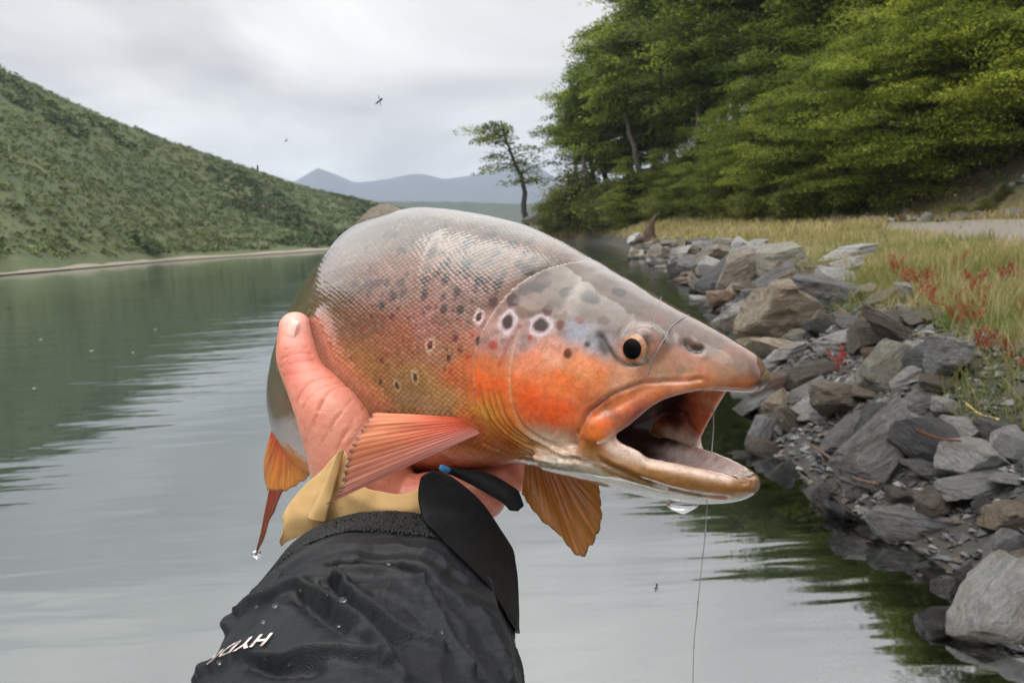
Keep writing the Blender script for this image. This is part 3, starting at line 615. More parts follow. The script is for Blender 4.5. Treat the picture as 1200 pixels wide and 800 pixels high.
# dead wood ---------------------------------------------------------
def stick(pts, rad, lab, col, name='driftwood_branch'):
    q = np.array(pts); V_, F_ = tube_np(smooth_interp(np.linspace(0, 1, len(q)), q, np.linspace(0, 1, 24)), np.interp(np.linspace(0, 1, 24), [0, 1], rad), 7); V_ = V_ + vnoise(V_, 60, 3, 2)[:, None] * .006
    o_ = add_obj(name, mesh_np(name, V_ - q[0], F_), simple_mat(name + '_bark', srgb(col), .8, 0, .3, 60, srgb(np.array(col) * .6), bmp=.5)); o_.location = q[0]; tag(o_, lab, 'branch')
def gp(px, py, lift=.03):
    p, d = near_px(px, py); p[2] = max(p[2], 0) + lift; return p
stick([gp(948, 553, .16), gp(968, 566, .15), gp(1000, 590, .13), gp(1030, 597, .12)], (.007, .009), 'weathered forked branch lying out over the shallow water', (112, 90, 78))
stick([gp(1052, 542, .22), gp(1075, 552, .20), gp(1100, 557, .18), (gp(1125, 560, .18))], (.005, .006), 'reddish brown twig lying across the dark slate', (112, 66, 48))
stick([gp(1132, 490, .07), gp(1150, 500, .06), gp(1170, 508, .06)], (.006, .005), 'straight straw coloured stalk lying on the slate chips', (206, 182, 120), 'dry_stalk')
st = empty('driftwood_stump', tuple(gp(762, 284, 0))); tag(st, 'dark driftwood stump with a raised broken limb at the bay end', 'stump')
p0 = gp(762, 284, 0); dd_ = np.linalg.norm(p0 - CAM); k_ = dd_ / FPX
m_st = simple_mat('stump_wood', srgb((96, 78, 68)), .85, 0, .3, 8, srgb((54, 42, 36)), bmp=.6)
for nm, pts, rad in (('trunk', [(0, 0, -2), (-1, 0, 8), (1, 0, 17)], (9, 5)), ('limb', [(1, 0, 15), (4, 0, 24), (9, 0, 32)], (4, 1.5)), ('root', [(-2, 0, 4), (-12, 2, 3), (-20, 0, -1)], (5, 2)), ('root', [(2, 0, 4), (10, 0, 3), (16, 0, -2)], (5, 2))):
    q = smooth_interp(np.linspace(0, 1, len(pts)), np.array(pts, float) * k_, np.linspace(0, 1, 14)); V_, F_ = tube_np(q, np.interp(np.linspace(0, 1, 14), [0, 1], rad) * k_, 9); V_ = V_ + vnoise(V_, 3, 9, 3)[:, None] * .10
    c_ = add_obj(nm, mesh_np(nm, V_, F_), m_st); c_.parent = st
# ================================================================ TREES
tr_rng = np.random.default_rng(9)
def leaf_mat(name, c1, c2):
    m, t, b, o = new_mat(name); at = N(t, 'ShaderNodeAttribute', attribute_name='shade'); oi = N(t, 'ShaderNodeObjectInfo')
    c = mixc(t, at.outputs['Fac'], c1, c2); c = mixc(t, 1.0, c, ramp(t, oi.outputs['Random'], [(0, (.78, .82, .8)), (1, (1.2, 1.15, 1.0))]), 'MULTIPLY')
    t.links.new(c, b.inputs['Base Color']); b.inputs['Roughness'].default_value = .55; b.inputs['Specular IOR Level'].default_value = .25
    tl = N(t, 'ShaderNodeBsdfTranslucent'); t.links.new(c, tl.inputs[0]); mx = N(t, 'ShaderNodeMixShader', inp={0: .5}); t.links.new(b.outputs[0], mx.inputs[1]); t.links.new(tl.outputs[0], mx.inputs[2]); t.links.new(mx.outputs[0], o.inputs[0]); return m
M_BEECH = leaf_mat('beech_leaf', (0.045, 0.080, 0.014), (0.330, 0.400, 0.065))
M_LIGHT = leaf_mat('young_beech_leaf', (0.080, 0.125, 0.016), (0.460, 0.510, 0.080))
M_DARK = leaf_mat('dark_beech_leaf', (0.030, 0.050, 0.014), (0.210, 0.255, 0.055))  # darker leaf colour, for the dark beeches
M_SCR = leaf_mat('shrub_leaf', (0.065, 0.085, 0.024), (0.32, 0.34, 0.09))
M_BARK = simple_mat('bark', (0.12, 0.10, 0.08), .9, 0, .2, 4, (0.045, 0.038, 0.032), bmp=.7)
M_BARKP = simple_mat('pale_bark', (0.24, 0.20, 0.16), .9, 0, .2, 4, (0.10, 0.08, 0.065), bmp=.7)
def tree_mesh(seed, H, crown0, spread, nlimb, nleaf, leaf, trunk_r, lean=0.0, flat=.28, sparse=1.0, curve=0.0):
    """trunk with limbs; leaves set in flat sprays along the twigs, as southern beech carries them"""
    r = np.random.default_rng(seed); wood = []
    z = np.linspace(0, 1, 14); off = np.cumsum(r.normal(0, .012, (14, 2)), 0) * H; off[:, 0] += lean * H * z + curve * H * np.sin(z * 3.1)
    tp = np.concatenate([off, (z * H)[:, None]], 1); wood.append(tube_np(tp, trunk_r * (1 - .85 * z) + .02, 8)); spray = []
    for k in range(nlimb):
        f = crown0 + (1 - crown0) * (k + r.random()) / nlimb; i = f * 13; i0 = min(int(i), 12); b0 = tp[i0] + (tp[i0 + 1] - tp[i0]) * (i - i0)
        a = r.uniform(0, 6.28); prof = math.sin(min(1, (1 - f) * 1.25 + .12) * math.pi * .5) * (0.55 + .45 * min(1, (f - crown0) / .18 + .25))
        ln = spread * prof * r.uniform(.65, 1.15); el = r.uniform(-.05, .45) * (1.4 if f > .8 else .8)
        tip = b0 + np.array([math.cos(a) * ln, math.sin(a) * ln, ln * el]); midp = (b0 + tip) / 2 + np.array([0, 0, ln * r.uniform(.05, .16)])
        q = smooth_interp([0, .5, 1], np.array([b0, midp, tip]), np.linspace(0, 1, 7)); wood.append(tube_np(q, np.linspace(trunk_r * .28 * (1.1 - f) + .025, .012, 7), 5, False))
        nsp = max(3, int(ln / spread * 9 * sparse))
        for j in range(nsp):
            g = r.uniform(.25, 1.05); c = b0 + (tip - b0) * min(g, 1) + np.array([0, 0, ln * .12 * math.sin(math.pi * min(g, 1))]) + r.normal(0, 1, 3) * np.array([.16, .16, .07]) * spread * .8
            spray.append((c, spread * r.uniform(.14, .30), a + r.normal(0, .6)))
            if r.random() < .4: wood.append(tube_np(np.array([b0 + (tip - b0) * min(g, 1) * .8, c]), np.array([.02, .008]), 4, False))
    ns = len(spray); per = max(6, nleaf // ns); LV = []; SH = []
    for c, s, a in spray:
        p = r.normal(0, 1, (per, 3)); p = p / np.maximum(1, np.linalg.norm(p, axis=1, keepdims=True) / 1.6); p *= np.array([s * 1.15, s * .75, s * flat])
        ca, sa = math.cos(a), math.sin(a); p = np.stack([p[:, 0] * ca - p[:, 1] * sa, p[:, 0] * sa + p[:, 1] * ca, p[:, 2] - .22 * np.linalg.norm(p[:, :2], axis=1)], -1) + c
        n_ = unit(r.normal(0, .45, (per, 3)) + np.array([0, 0, 1.])); u_ = unit(np.cross(n_, r.normal(size=(per, 3)))); v_ = np.cross(n_, u_); l_ = leaf * r.uniform(.6, 1.35, (per, 1))
        LV.append(np.stack([p - u_ * l_, p + v_ * l_ * .5, p + u_ * l_, p - v_ * l_ * .5], 1)); SH.append(np.repeat(np.clip(r.uniform(-.05, .9) + r.normal(0, .15, per), 0, 1), 4))  # random tone per spray puts foliage highlights and darks into the colour
    LV = np.concatenate(LV).reshape(-1, 3); SH = np.concatenate(SH)
    wv, wf = merge(wood); tm = mesh_np('trunk', wv, wf); cm = mesh_np('crown', LV, np.arange(len(LV)).reshape(-1, 4), False); set_attr(cm, 'shade', SH, 'FLOAT'); return tm, cm
def bind(ms, bark, leafm):
    a, b_ = ms[0].copy(), ms[1].copy(); a.materials.append(bark); b_.materials.append(leafm); return a, b_
TALL = [tree_mesh(400 + k, 17, .22, 4.6, 46, 30000, .135, .30, flat=.20) for k in range(3)]
YOUNG = [tree_mesh(420 + k, 8.5, .04, 3.0, 50, 34000, .064, .13, flat=.17) for k in range(3)]
SHRUB = [tree_mesh(440 + k, 2.6, .02, 1.7, 26, 6000, .075, .05, flat=.5) for k in range(3)]
LONE = tree_mesh(463, 14, .46, 6.4, 13, 4200, .19, .42, lean=-.16, flat=.16, sparse=.62, curve=.05)
GAP = tree_mesh(461, 17, .62, 4.0, 22, 7000, .17, .42, lean=-.06)
def where_(px): return 'near the point by the lone tree' if px < 722 else 'around the pale leaning trunk' if px < 850 else 'behind the straw meadow' if px < 985 else 'above the cut bank'
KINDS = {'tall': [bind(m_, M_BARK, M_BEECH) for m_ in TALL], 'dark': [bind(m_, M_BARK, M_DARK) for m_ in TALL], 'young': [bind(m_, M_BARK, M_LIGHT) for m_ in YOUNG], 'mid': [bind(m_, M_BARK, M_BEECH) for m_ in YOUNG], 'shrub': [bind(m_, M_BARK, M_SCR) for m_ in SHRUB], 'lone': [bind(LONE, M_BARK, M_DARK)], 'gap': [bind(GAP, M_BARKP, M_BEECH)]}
def tree(kind, k, p, s, lab, cat='tree', grp=None, name='beech_tree', rx=0., rz=None, zs=1.0):
    r0 = empty(name, tuple(p), tr_rng.uniform(0, 6.28) if rz is None else rz); r0.scale = (s, s, s * zs); r0.rotation_euler[1] = rx; tag(r0, lab, cat, grp)
    for nm, me_ in zip(('trunk', 'crown'), KINDS[kind][k % len(KINDS[kind])]):
        c_ = bpy.data.objects.new(nm, me_); COL.objects.link(c_); c_.parent = r0
    return r0
def place(px, d, du=0.0):
    """foot of a tree seen in column px at distance d, on the ground"""
    v = P(px, 240, d); q = np.array([[v[0], v[1]]]); return np.array([v[0], v[1], float(land_h(q)[0]) - .15])
tree('lone', 0, place(616, 109), 1.12, 'lone dark beech leaning over the lake away from the wood', rz=0.2)
tree('gap', 0, place(668, 104), .95, 'tall bare stemmed beech next to the lone tree', rz=1.0)
tree('gap', 0, place(808, 72), .9, 'thin pale trunk rising behind the bushy edge trees', rx=R_(-5), rz=2.2)
tree('gap', 0, place(700, 96), 1.0, 'upright pale trunk behind the shrubs near the point', rx=R_(4), rz=4.0)
tree('gap', 0, place(765, 84), 1.0, 'pale leaning trunk showing inside the dark wood', rx=R_(-16), rz=0.0)
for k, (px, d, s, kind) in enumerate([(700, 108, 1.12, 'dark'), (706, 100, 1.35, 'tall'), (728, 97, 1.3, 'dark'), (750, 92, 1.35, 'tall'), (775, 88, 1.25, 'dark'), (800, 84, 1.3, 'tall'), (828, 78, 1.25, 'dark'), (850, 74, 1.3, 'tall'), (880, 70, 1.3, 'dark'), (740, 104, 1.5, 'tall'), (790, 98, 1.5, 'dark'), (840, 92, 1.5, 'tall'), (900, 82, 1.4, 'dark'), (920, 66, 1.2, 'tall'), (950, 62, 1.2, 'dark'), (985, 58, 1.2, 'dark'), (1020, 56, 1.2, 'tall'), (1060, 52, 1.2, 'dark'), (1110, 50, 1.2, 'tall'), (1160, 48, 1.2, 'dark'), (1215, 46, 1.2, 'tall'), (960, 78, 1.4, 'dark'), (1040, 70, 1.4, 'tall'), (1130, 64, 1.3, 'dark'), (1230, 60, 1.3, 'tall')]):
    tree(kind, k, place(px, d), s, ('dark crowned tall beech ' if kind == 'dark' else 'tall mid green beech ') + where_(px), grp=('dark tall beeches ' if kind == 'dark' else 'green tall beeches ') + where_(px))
for k, (px, d, s, kind) in enumerate([(735, 82, .85, 'mid'), (770, 77, .8, 'mid'), (805, 71, .9, 'mid'), (835, 65, .95, 'mid'), (862, 61, 1.0, 'mid'), (890, 57, 1.1, 'mid'), (915, 53, .95, 'young'), (940, 51, 1.15, 'mid'), (962, 48, 1.1, 'young'), (985, 47, 1.2, 'mid'), (1008, 44.5, 1.1, 'young'), (1035, 43, 1.25, 'young'), (1062, 41, 1.1, 'mid'), (1090, 40, 1.2, 'young'), (1118, 38.5, 1.15, 'young'), (1148, 37.5, 1.2, 'mid'), (1180, 36.5, 1.2, 'young'), (1215, 35.5, 1.2, 'young'), (1250, 34.5, 1.2, 'mid'), (1000, 52, 1.4, 'mid'), (1050, 49, 1.4, 'young'), (1100, 46, 1.4, 'mid'), (1150, 44, 1.4, 'young'), (1200, 43, 1.4, 'mid'), (930, 58, 1.3, 'mid')]):
    d += 1.5 * float(np.clip((px - 930) / 60, 0, 1)); tree(kind, k, place(px, d), s, ('bright yellow green young beech with layered boughs ' if kind == 'young' else 'mid green bushy young beech ') + where_(px), grp=('bright young beeches ' if kind == 'young' else 'bushy young beeches ') + where_(px), name='young_beech')
for k in range(34):
    px = [640, 655, 672, 690, 705, 720, 738, 755, 772, 790, 806, 824, 842, 860, 880, 900, 922, 942, 966, 990, 1015, 650, 680, 712, 745, 780, 815, 850, 890, 930, 1045, 1085, 1130, 1175][k]
    d = float(np.interp(px, [640, 700, 760, 830, 900, 960, 1020, 1100, 1200], [104, 96, 80, 64, 53, 47, 43, 39, 35.5])) - (2.0 if k > 20 and k < 30 else 0) + (1.2 if k >= 30 else 0)
    if px > 960: d += 2.2
    tree('shrub', k, place(px, d), tr_rng.uniform(.9, 1.5) * (1.3 if px < 665 else 1.9 if px < 700 else 1.5 if px < 760 else .85), 'low olive green shrub at the wood foot ' + where_(px), 'shrub', 'shrubs at the wood foot ' + where_(px), 'shrub')
# stones in the cut bank
for k in range(60):
    px = tr_rng.uniform(965, 1200); v = tr_rng.uniform(-.3, 3.6); d = float(np.interp(px, [960, 1020, 1100, 1200], [46, 41.5, 37.5, 33.5])); q = place(px, d + v - 1.0); s = tr_rng.uniform(.14, .55); mt = ['grey', 'rust', 'pale', 'tan', 'brown'][k % 5]
    rock(SML, k, mt, (q[0], q[1], q[2] + .2), s, (tr_rng.normal(0, .5), tr_rng.normal(0, .5), tr_rng.uniform(0, 6)), {'grey': 'grey stone', 'rust': 'reddish stone', 'pale': 'pale stone', 'tan': 'tan stone', 'brown': 'brown stone'}[mt] + ' in the earth cut bank behind the track', 'stone', mt + ' stones in the cut bank', 'stone')

for k in range(12):
    px = tr_rng.uniform(960, 1200); d = float(np.interp(px, [960, 1020, 1100, 1200], [46, 41.5, 37.5, 33.5])) + tr_rng.uniform(-.6, 2.6); q = place(px, d)
    tree('shrub', k, q, tr_rng.uniform(.16, .36), 'small scrubby bush clinging to the earth cut bank', 'shrub', 'small bushes on the cut bank', 'shrub')
# ================================================================ THE TROUT
def eval_mesh(o):
    dg = bpy.context.evaluated_depsgraph_get(); dg.update()
    me = bpy.data.meshes.new_from_object(o.evaluated_get(dg)); return me
def mesh_arrays(me):
    V = np.zeros(len(me.vertices) * 3); me.vertices.foreach_get('co', V); return V.reshape(-1, 3)
def mesh_normals(me):
    V = np.zeros(len(me.vertices) * 3); me.vertices.foreach_get('normal', V); return V.reshape(-1, 3)

# --- the fish is shaped straight, in its own frame: s back from the snout, y to its (viewed) flank, z up
F_S0 = P(895, 440, 0.42); TH0 = 35.0
_sg = np.linspace(-0.03, 0.86, 446)
_th = np.radians(np.interp(_sg, [0, 0.21, 0.27, 0.34, 0.42, 0.50, 0.86], [TH0, 35, 40, 58, 78, 84, 80]))
_dr = np.radians(np.interp(_sg, [0, 0.24, 0.31, 0.42, 0.86], [0, 0, 16, 27, 42]))
_ax = (-RT[None] * np.cos(_th)[:, None] + FW[None] * np.sin(_th)[:, None]) * np.cos(_dr)[:, None] - UP[None] * np.sin(_dr)[:, None]
_nn = -FW[None] * np.cos(_th)[:, None] - RT[None] * np.sin(_th)[:, None]
_uu = np.cross(_nn, _ax); _uu *= np.sign(_uu @ UP)[:, None]
_pp = np.cumsum(_ax * (_sg[1] - _sg[0]), axis=0); _pp = _pp - _pp[np.argmin(np.abs(_sg))] + F_S0
def bend(L):
    L = np.asarray(L, float); s = np.clip(L[:, 0], _sg[0], _sg[-1])
    it = lambda A: np.stack([np.interp(s, _sg, A[:, k]) for k in range(3)], -1)
    ax = it(_ax); return it(_pp) + ax * (L[:, 0] - s)[:, None] + unit(it(_nn)) * L[:, 1:2] + unit(it(_uu)) * L[:, 2:3]

def loft(secs, ns, nphi=64, pow_top=2.0, pow_bot=2.0):
    """secs rows: s, ztop, zbot, width, zwide(0..1), ; closed solid"""
    secs = np.asarray(secs, float); t = secs[:, 0]
    s = np.linspace(t[0], t[-1], ns); q = smooth_interp(t, secs[:, 1:], s)
    ph = np.linspace(0, 2 * math.pi, nphi, endpoint=False)
    V = np.zeros((ns, nphi, 3))
    c, sn = np.cos(ph), np.sin(ph)
    for i in range(ns):
        zt, zb, w, fz = q[i, :4]; pt = q[i, 4] if q.shape[1] > 4 else pow_top; pb = q[i, 5] if q.shape[1] > 5 else pow_bot
        zc = zb + (zt - zb) * fz
        up = c >= 0; pw = np.where(up, pt, pb)
        yy = w * np.sign(sn) * np.abs(sn) ** (2 / pw); zz = np.sign(c) * np.abs(c) ** (2 / pw)
        V[i, :, 0] = s[i]; V[i, :, 1] = yy; V[i, :, 2] = zc + np.where(up, zz * (zt - zc), zz * (zc - zb))
    Vf = V.reshape(-1, 3); Fq = grid_faces(ns, nphi, True)
    ends = np.stack([V[0].mean(0), V[-1].mean(0)]); k = len(Vf); j = np.arange(nphi); j2 = (j + 1) % nphi; o = (ns - 1) * nphi
    tri = np.concatenate([np.stack([np.full(nphi, k), j2, j], -1), np.stack([np.full(nphi, k + 1), o + j, o + j2], -1)])
    return np.concatenate([Vf, ends]), [Fq, tri]
DORS = [(-0.0025, 0.003), (0.001, 0.0085), (0.004, 0.0112), (0.0114, 0.0162), (0.0305, 0.0272), (0.0505, 0.0378), (0.0743, 0.0518), (0.0996, 0.0664), (0.1297, 0.0826), (0.1621, 0.0955), (0.2042, 0.1060), (0.2425, 0.1118), (0.275, 0.1125), (0.30, 0.1060), (0.36, 0.0900), (0.45, 0.072), (0.55, 0.062), (0.63, 0.050), (0.68, 0.052)]
VENT = [(0.06, -0.062), (0.0996, -0.0655), (0.1235, -0.0630), (0.1488, -0.0600), (0.19, -0.066), (0.24, -0.073), (0.30, -0.074), (0.38, -0.064), (0.46, -0.045), (0.55, -0.020), (0.63, -0.008), (0.68, -0.010)]
dz = lambda s: smooth_interp([a for a, _ in DORS], [b for _, b in DORS], np.atleast_1d(s))
vz = lambda s: smooth_interp([a for a, _ in VENT], [b for _, b in VENT], np.atleast_1d(s))
WID = [(-0.0025, 0.0062), (0.0, 0.0098), (0.004, 0.0135), (0.012, 0.0172), (0.0236, 0.0205), (0.037, 0.0255), (0.050, 0.0305), (0.0596, 0.0350), (0.072, 0.0400), (0.10, 0.0455), (0.13, 0.0515), (0.16, 0.0540), (0.20, 0.0580), (0.27, 0.0610), (0.36, 0.0560), (0.46, 0.043), (0.55, 0.029), (0.63, 0.017), (0.68, 0.010)]
wz = lambda s: smooth_interp([a for a, _ in WID], [b for _, b in WID], np.atleast_1d(s))
LIPU = [(-0.0025, -0.0050), (0.0, -0.0080), (0.0082, -0.0092), (0.0236, -0.0085), (0.0367, -0.0105), (0.0501, -0.0170), (0.0596, -0.0255), (0.0713, -0.0345), (0.09, -0.038), (0.12, -0.038)]
lu = lambda s: smooth_interp([a for a, _ in LIPU], [b for _, b in LIPU], np.atleast_1d(s))
parts = []
# trunk and cheeks
ss = np.concatenate([np.linspace(0.074, 0.2, 14), np.linspace(0.22, 0.68, 24)])
tr_ = []
for s in ss:
    f = sstep(0.074, 0.10, s); zt, zb, w = dz(s)[0], vz(s)[0], wz(s)[0]
    zb = (-0.050) * (1 - f) + zb * f
    tr_.append((s, zt, zb, w * (0.90 + 0.10 * f), 0.40 if s < 0.2 else 0.45, np.interp(s, [0.07, 0.16, 0.22, 0.3, 0.45], [2.15, 2.0, 1.95, 1.72, 1.8]), np.interp(s, [0.07, 0.12, 0.2], [2.0, 1.9, 1.9])))
parts.append(loft(tr_, 180, 96))
# skull and upper jaw
up_ = []
for s in np.concatenate([[-0.0015, 0.0005, 0.003, 0.006], np.linspace(0.010, 0.125, 22)]):
    tip = math.sqrt(max(0, min(1, (s + 0.0022) / 0.005)))
    zt, zb, w = dz(s)[0], lu(s)[0], wz(s)[0]
    mid_ = -0.0005
    if s < 0.003: zt = mid_ + (zt - mid_) * max(tip, .5); zb = mid_ + (zb - mid_) * max(tip, .5)
    sh_ = 1 - .12 * float(sstep(.088, .122, s)); zt = zb + (zt - zb) * sh_; w = w * sh_
    up_.append((s, zt, zb, w, np.interp(s, [0, 0.02, 0.06, 0.1], [0.30, 0.20, 0.34, 0.42]), np.interp(s, [0, 0.03, 0.07, 0.12], [1.85, 1.75, 2.0, 2.1]), np.interp(s, [0, 0.02, 0.09], [2.6, 3.4, 2.4])))
parts.append(loft(up_, 120, 72))
# lower jaw
lj = [(0.0035, -0.0570, -0.0605, 0.004, 0.5, 2, 2), (0.0045, -0.0545, -0.0625, 0.0095, 0.5, 2.4, 2), (0.0075, -0.0525, -0.0650, 0.0145, 0.55, 2.8, 2), (0.013, -0.0508, -0.0675, 0.0195, 0.6, 3, 1.9), (0.0242, -0.0475, -0.0700, 0.0270, 0.62, 3.2, 1.8), (0.0367, -0.0445, -0.0714, 0.0325, 0.62, 3.2, 1.7), (0.0542, -0.0415, -0.0710, 0.0372, 0.62, 3.2, 1.7), (0.0718, -0.0375, -0.0695, 0.0395, 0.6, 3, 1.7), (0.095, -0.036, -0.0660, 0.0425, 0.6, 2.5, 1.8), (0.12, -0.040, -0.0625, 0.040, 0.6, 2, 1.9)]
parts.append(loft(lj, 120, 64))
# skin at the corners of the mouth, between the jaws (pulled further forward on the far side)
wl = lambda s_: np.interp(s_, [0.02, 0.0242, 0.0367, 0.0542, 0.0718, 0.095], [0.024, 0.0270, 0.0325, 0.0372, 0.0395, 0.0425])
def cheek_sheet(sgn, zs, fronts, nu=50, nv=40, th=0.0040):
    v = np.linspace(0, 1, nv); u = np.linspace(0, 1, nu)
    zz = np.linspace(-0.0500, -0.0060, nv); fr = smooth_interp(zs, fronts, np.clip(zz, zs[0], zs[-1]))
    S_ = fr[:, None] + ((0.090 if sgn > 0 else 0.092) - fr)[:, None] * u[None]; Z_ = np.repeat(zz[:, None], nu, 1)
    fz = np.clip((Z_ + 0.046) / 0.034, 0, 1); Yo = wl(S_) * (1 - fz) + (wz(S_.ravel()).reshape(S_.shape)) * fz - 0.0012 + (0.0022 if sgn < 0 else 0)
    out_ = np.stack([S_, Yo, Z_], -1).reshape(-1, 3); inn = out_ - np.array([0, th, 0]); k = nu * nv
    rim = np.array(list(range(0, nu)) + [i * nu + nu - 1 for i in range(1, nv)] + [(nv - 1) * nu + j for j in range(nu - 2, -1, -1)] + [i * nu for i in range(nv - 2, 0, -1)]); r2 = np.roll(rim, -1)
    V = np.concatenate([out_, inn]); V[:, 1] *= sgn
    return V, [np.concatenate([grid_faces(nv, nu), grid_faces(nv, nu, off=k)[:, ::-1], np.stack([rim, rim + k, r2 + k, r2], -1)])]
parts.append(cheek_sheet(1, [-0.05, -0.041, -0.036, -0.028, -0.012], [0.050, 0.055, 0.066, 0.073, 0.077]))
parts.append(cheek_sheet(-1, [-0.05, -0.041, -0.033, -0.024, -0.016, -0.010], [0.045, 0.0480, 0.0440, 0.0380, 0.0320, 0.0270]))
# maxilla plate on each side
def ribbon(path, half, thick, sgn, n=70, m=24):
    path = np.asarray(path, float); t = np.linspace(0, 1, len(path)); q = smooth_interp(t, path, np.linspace(0, 1, n)); hw = smooth_interp(np.linspace(0, 1, len(half)), half, np.linspace(0, 1, n)); tk = smooth_interp(np.linspace(0, 1, len(thick)), thick, np.linspace(0, 1, n))
    tn = unit(np.gradient(q, axis=0)); lat = np.array([-0.25, 1.0, 0.12]); lat = unit(lat)
    up = unit(np.cross(lat[None], tn)); V = []
    th = np.linspace(0, 2 * math.pi, m, endpoint=False)
    for i in range(n):
        V.append(q[i] + hw[i] * np.sign(np.cos(th))[:, None] * (np.abs(np.cos(th)) ** 0.8)[:, None] * up[i] + tk[i] * np.sin(th)[:, None] * lat)
    V = np.concatenate(V); V = np.concatenate([V, q[:1], q[-1:]]); k = n * m; j = np.arange(m); j2 = (j + 1) % m; o = (n - 1) * m
    Fs = [grid_faces(n, m, True), np.concatenate([np.stack([np.full(m, k), j2, j], -1), np.stack([np.full(m, k + 1), o + j, o + j2], -1)])]
    V[:, 1] *= sgn
    if sgn < 0: Fs = [f[:, ::-1] for f in Fs]
    return V, Fs
for sg in (1, -1):
    parts.append(ribbon([(0.012, 0.0125, -0.0035), (0.028, 0.0190, -0.0050), (0.045, 0.0255, -0.0085), (0.057, 0.0310, -0.0155), (0.068, 0.0365, -0.0245), (0.079, 0.0400, -0.0305), (0.0855, 0.0408, -0.0335)], [0.0025, 0.0032, 0.0044, 0.0056, 0.0068, 0.0074, 0.0030], [0.0026, 0.0034, 0.0040, 0.0042, 0.0040, 0.0034, 0.0012], sg))
    # ball of the eye socket, slightly proud
    d = unit(rng.normal(size=(1, 3)))
    bm = bmesh.new(); bmesh.ops.create_icosphere(bm, subdivisions=4, radius=1)
    vv = np.array([v.co[:] for v in bm.verts]); ff = np.array([[v.index for v in f.verts] for f in bm.faces]); bm.free()
    ev = vv * np.array([0.0135, 0.0095, 0.0120]) + np.array([0.0565, 0.0265, 0.0160]); ev[:, 1] *= sg
    parts.append((ev, ff if sg > 0 else ff[:, ::-1]))
V, Fs = merge(parts)
ob = add_obj('fish_blank', mesh_np('fish_blank', V, Fs))
# the mouth, cut out of the blank
cav = [(-0.02, -0.0040, -0.0530, 0.010, 0.5, 2.5, 2.5), (0.000, -0.0060, -0.0530, 0.010, 0.45, 1.7, 2.5), (0.0075, -0.0050, -0.0545, 0.0095, 0.45, 1.7, 3), (0.0140, -0.0010, -0.0560, 0.0145, 0.42, 1.6, 3), (0.0242, 0.0030, -0.0575, 0.0215, 0.40, 1.55, 2.6), (0.0367, 0.0065, -0.0580, 0.0270, 0.40, 1.6, 2.4), (0.0475, 0.0055, -0.0578, 0.0305, 0.42, 1.8, 2.4), (0.0560, 0.0035, -0.0575, 0.0318, 0.45, 2.0, 2.4), (0.0700, -0.0030, -0.0560, 0.0312, 0.5, 2.2, 2.2), (0.088, -0.014, -0.0520, 0.0245, 0.5, 2, 2), (0.105, -0.024, -0.044, 0.0170, 0.5, 2, 2), (0.113, -0.030, -0.038, 0.007, 0.5, 2, 2)]
cv_ = loft(cav, 120, 56)
def volume6(V, Fs):
    tot = 0
    for f in Fs:
        for k in range(1, f.shape[1] - 1): tot += np.einsum('ij,ij->i', V[f[:, 0]], np.cross(V[f[:, k]], V[f[:, k + 1]])).sum()
    return tot
if volume6(*cv_) < 0: cv_ = (cv_[0], [f[:, ::-1] for f in cv_[1]])
oc = add_obj('fish_mouth_cut', mesh_np('fish_mouth_cut', *cv_))
VOX = 0.0011
md = ob.modifiers.new('r', 'REMESH'); md.mode = 'VOXEL'; md.voxel_size = VOX
md = ob.modifiers.new('s', 'SMOOTH'); md.factor = 0.5; md.iterations = 4
md = ob.modifiers.new('b', 'BOOLEAN'); md.operation = 'DIFFERENCE'; md.object = oc
try: md.solver = 'MANIFOLD'
except Exception: md.solver = 'EXACT'
md = ob.modifiers.new('r2', 'REMESH'); md.mode = 'VOXEL'; md.voxel_size = VOX
md = ob.modifiers.new('s2', 'SMOOTH'); md.factor = 0.5; md.iterations = 4
fme = eval_mesh(ob)
for x in (ob, oc): bpy.data.objects.remove(x)
L = mesh_arrays(fme); NR = mesh_normals(fme)
W = bend(L); pj = proj(W)
near_i = np.where((L[:, 1] > 0.0))[0]
def pick(px, py, dmax=None):
    """local position of the flank point that lies at this place of the photo"""
    d2 = (pj[near_i, 0] - px) ** 2 + (pj[near_i, 1] - py) ** 2
    c = near_i[d2 < max(6.0, d2.min() + 3)]
    return L[c[np.argmin(pj[c, 2])]]
def picks(pl, step=4):
    pl = np.array(pl, float); seg = np.linalg.norm(np.diff(pl, axis=0), axis=1); t = np.concatenate([[0], np.cumsum(seg)])
    tt = np.linspace(0, t[-1], max(2, int(t[-1] / step)))
    q = smooth_interp(t, pl, tt)
    r_ = np.array([pick(a, b) for a, b in q])
    for _ in range(3):
        if len(r_) > 3: r_[1:-1] = (r_[:-2] + 2 * r_[1:-1] + r_[2:]) / 4
    return r_
AB = np.stack([L[:, 0], np.abs(L[:, 1]), L[:, 2]], -1)
def seg_dist(pl, sub=None):
    """distance of every vertex (or of those in sub) to a polyline and the side in the s-z plane"""
    q = AB if sub is None else AB[sub]
    best = np.full(len(q), 1e9); side = np.zeros(len(q))
    for a, b in zip(pl[:-1], pl[1:]):
        d = b - a; dd = d @ d
        if dd < 1e-12: continue
        t = np.clip(((q - a) @ d) / dd, 0, 1); r = q - (a + t[:, None] * d); ds = np.linalg.norm(r, axis=1)
        cr = d[0] * r[:, 2] - d[2] * r[:, 0]
        m = ds < best; best[m] = ds[m]; side[m] = np.sign(cr[m])
    return best, side
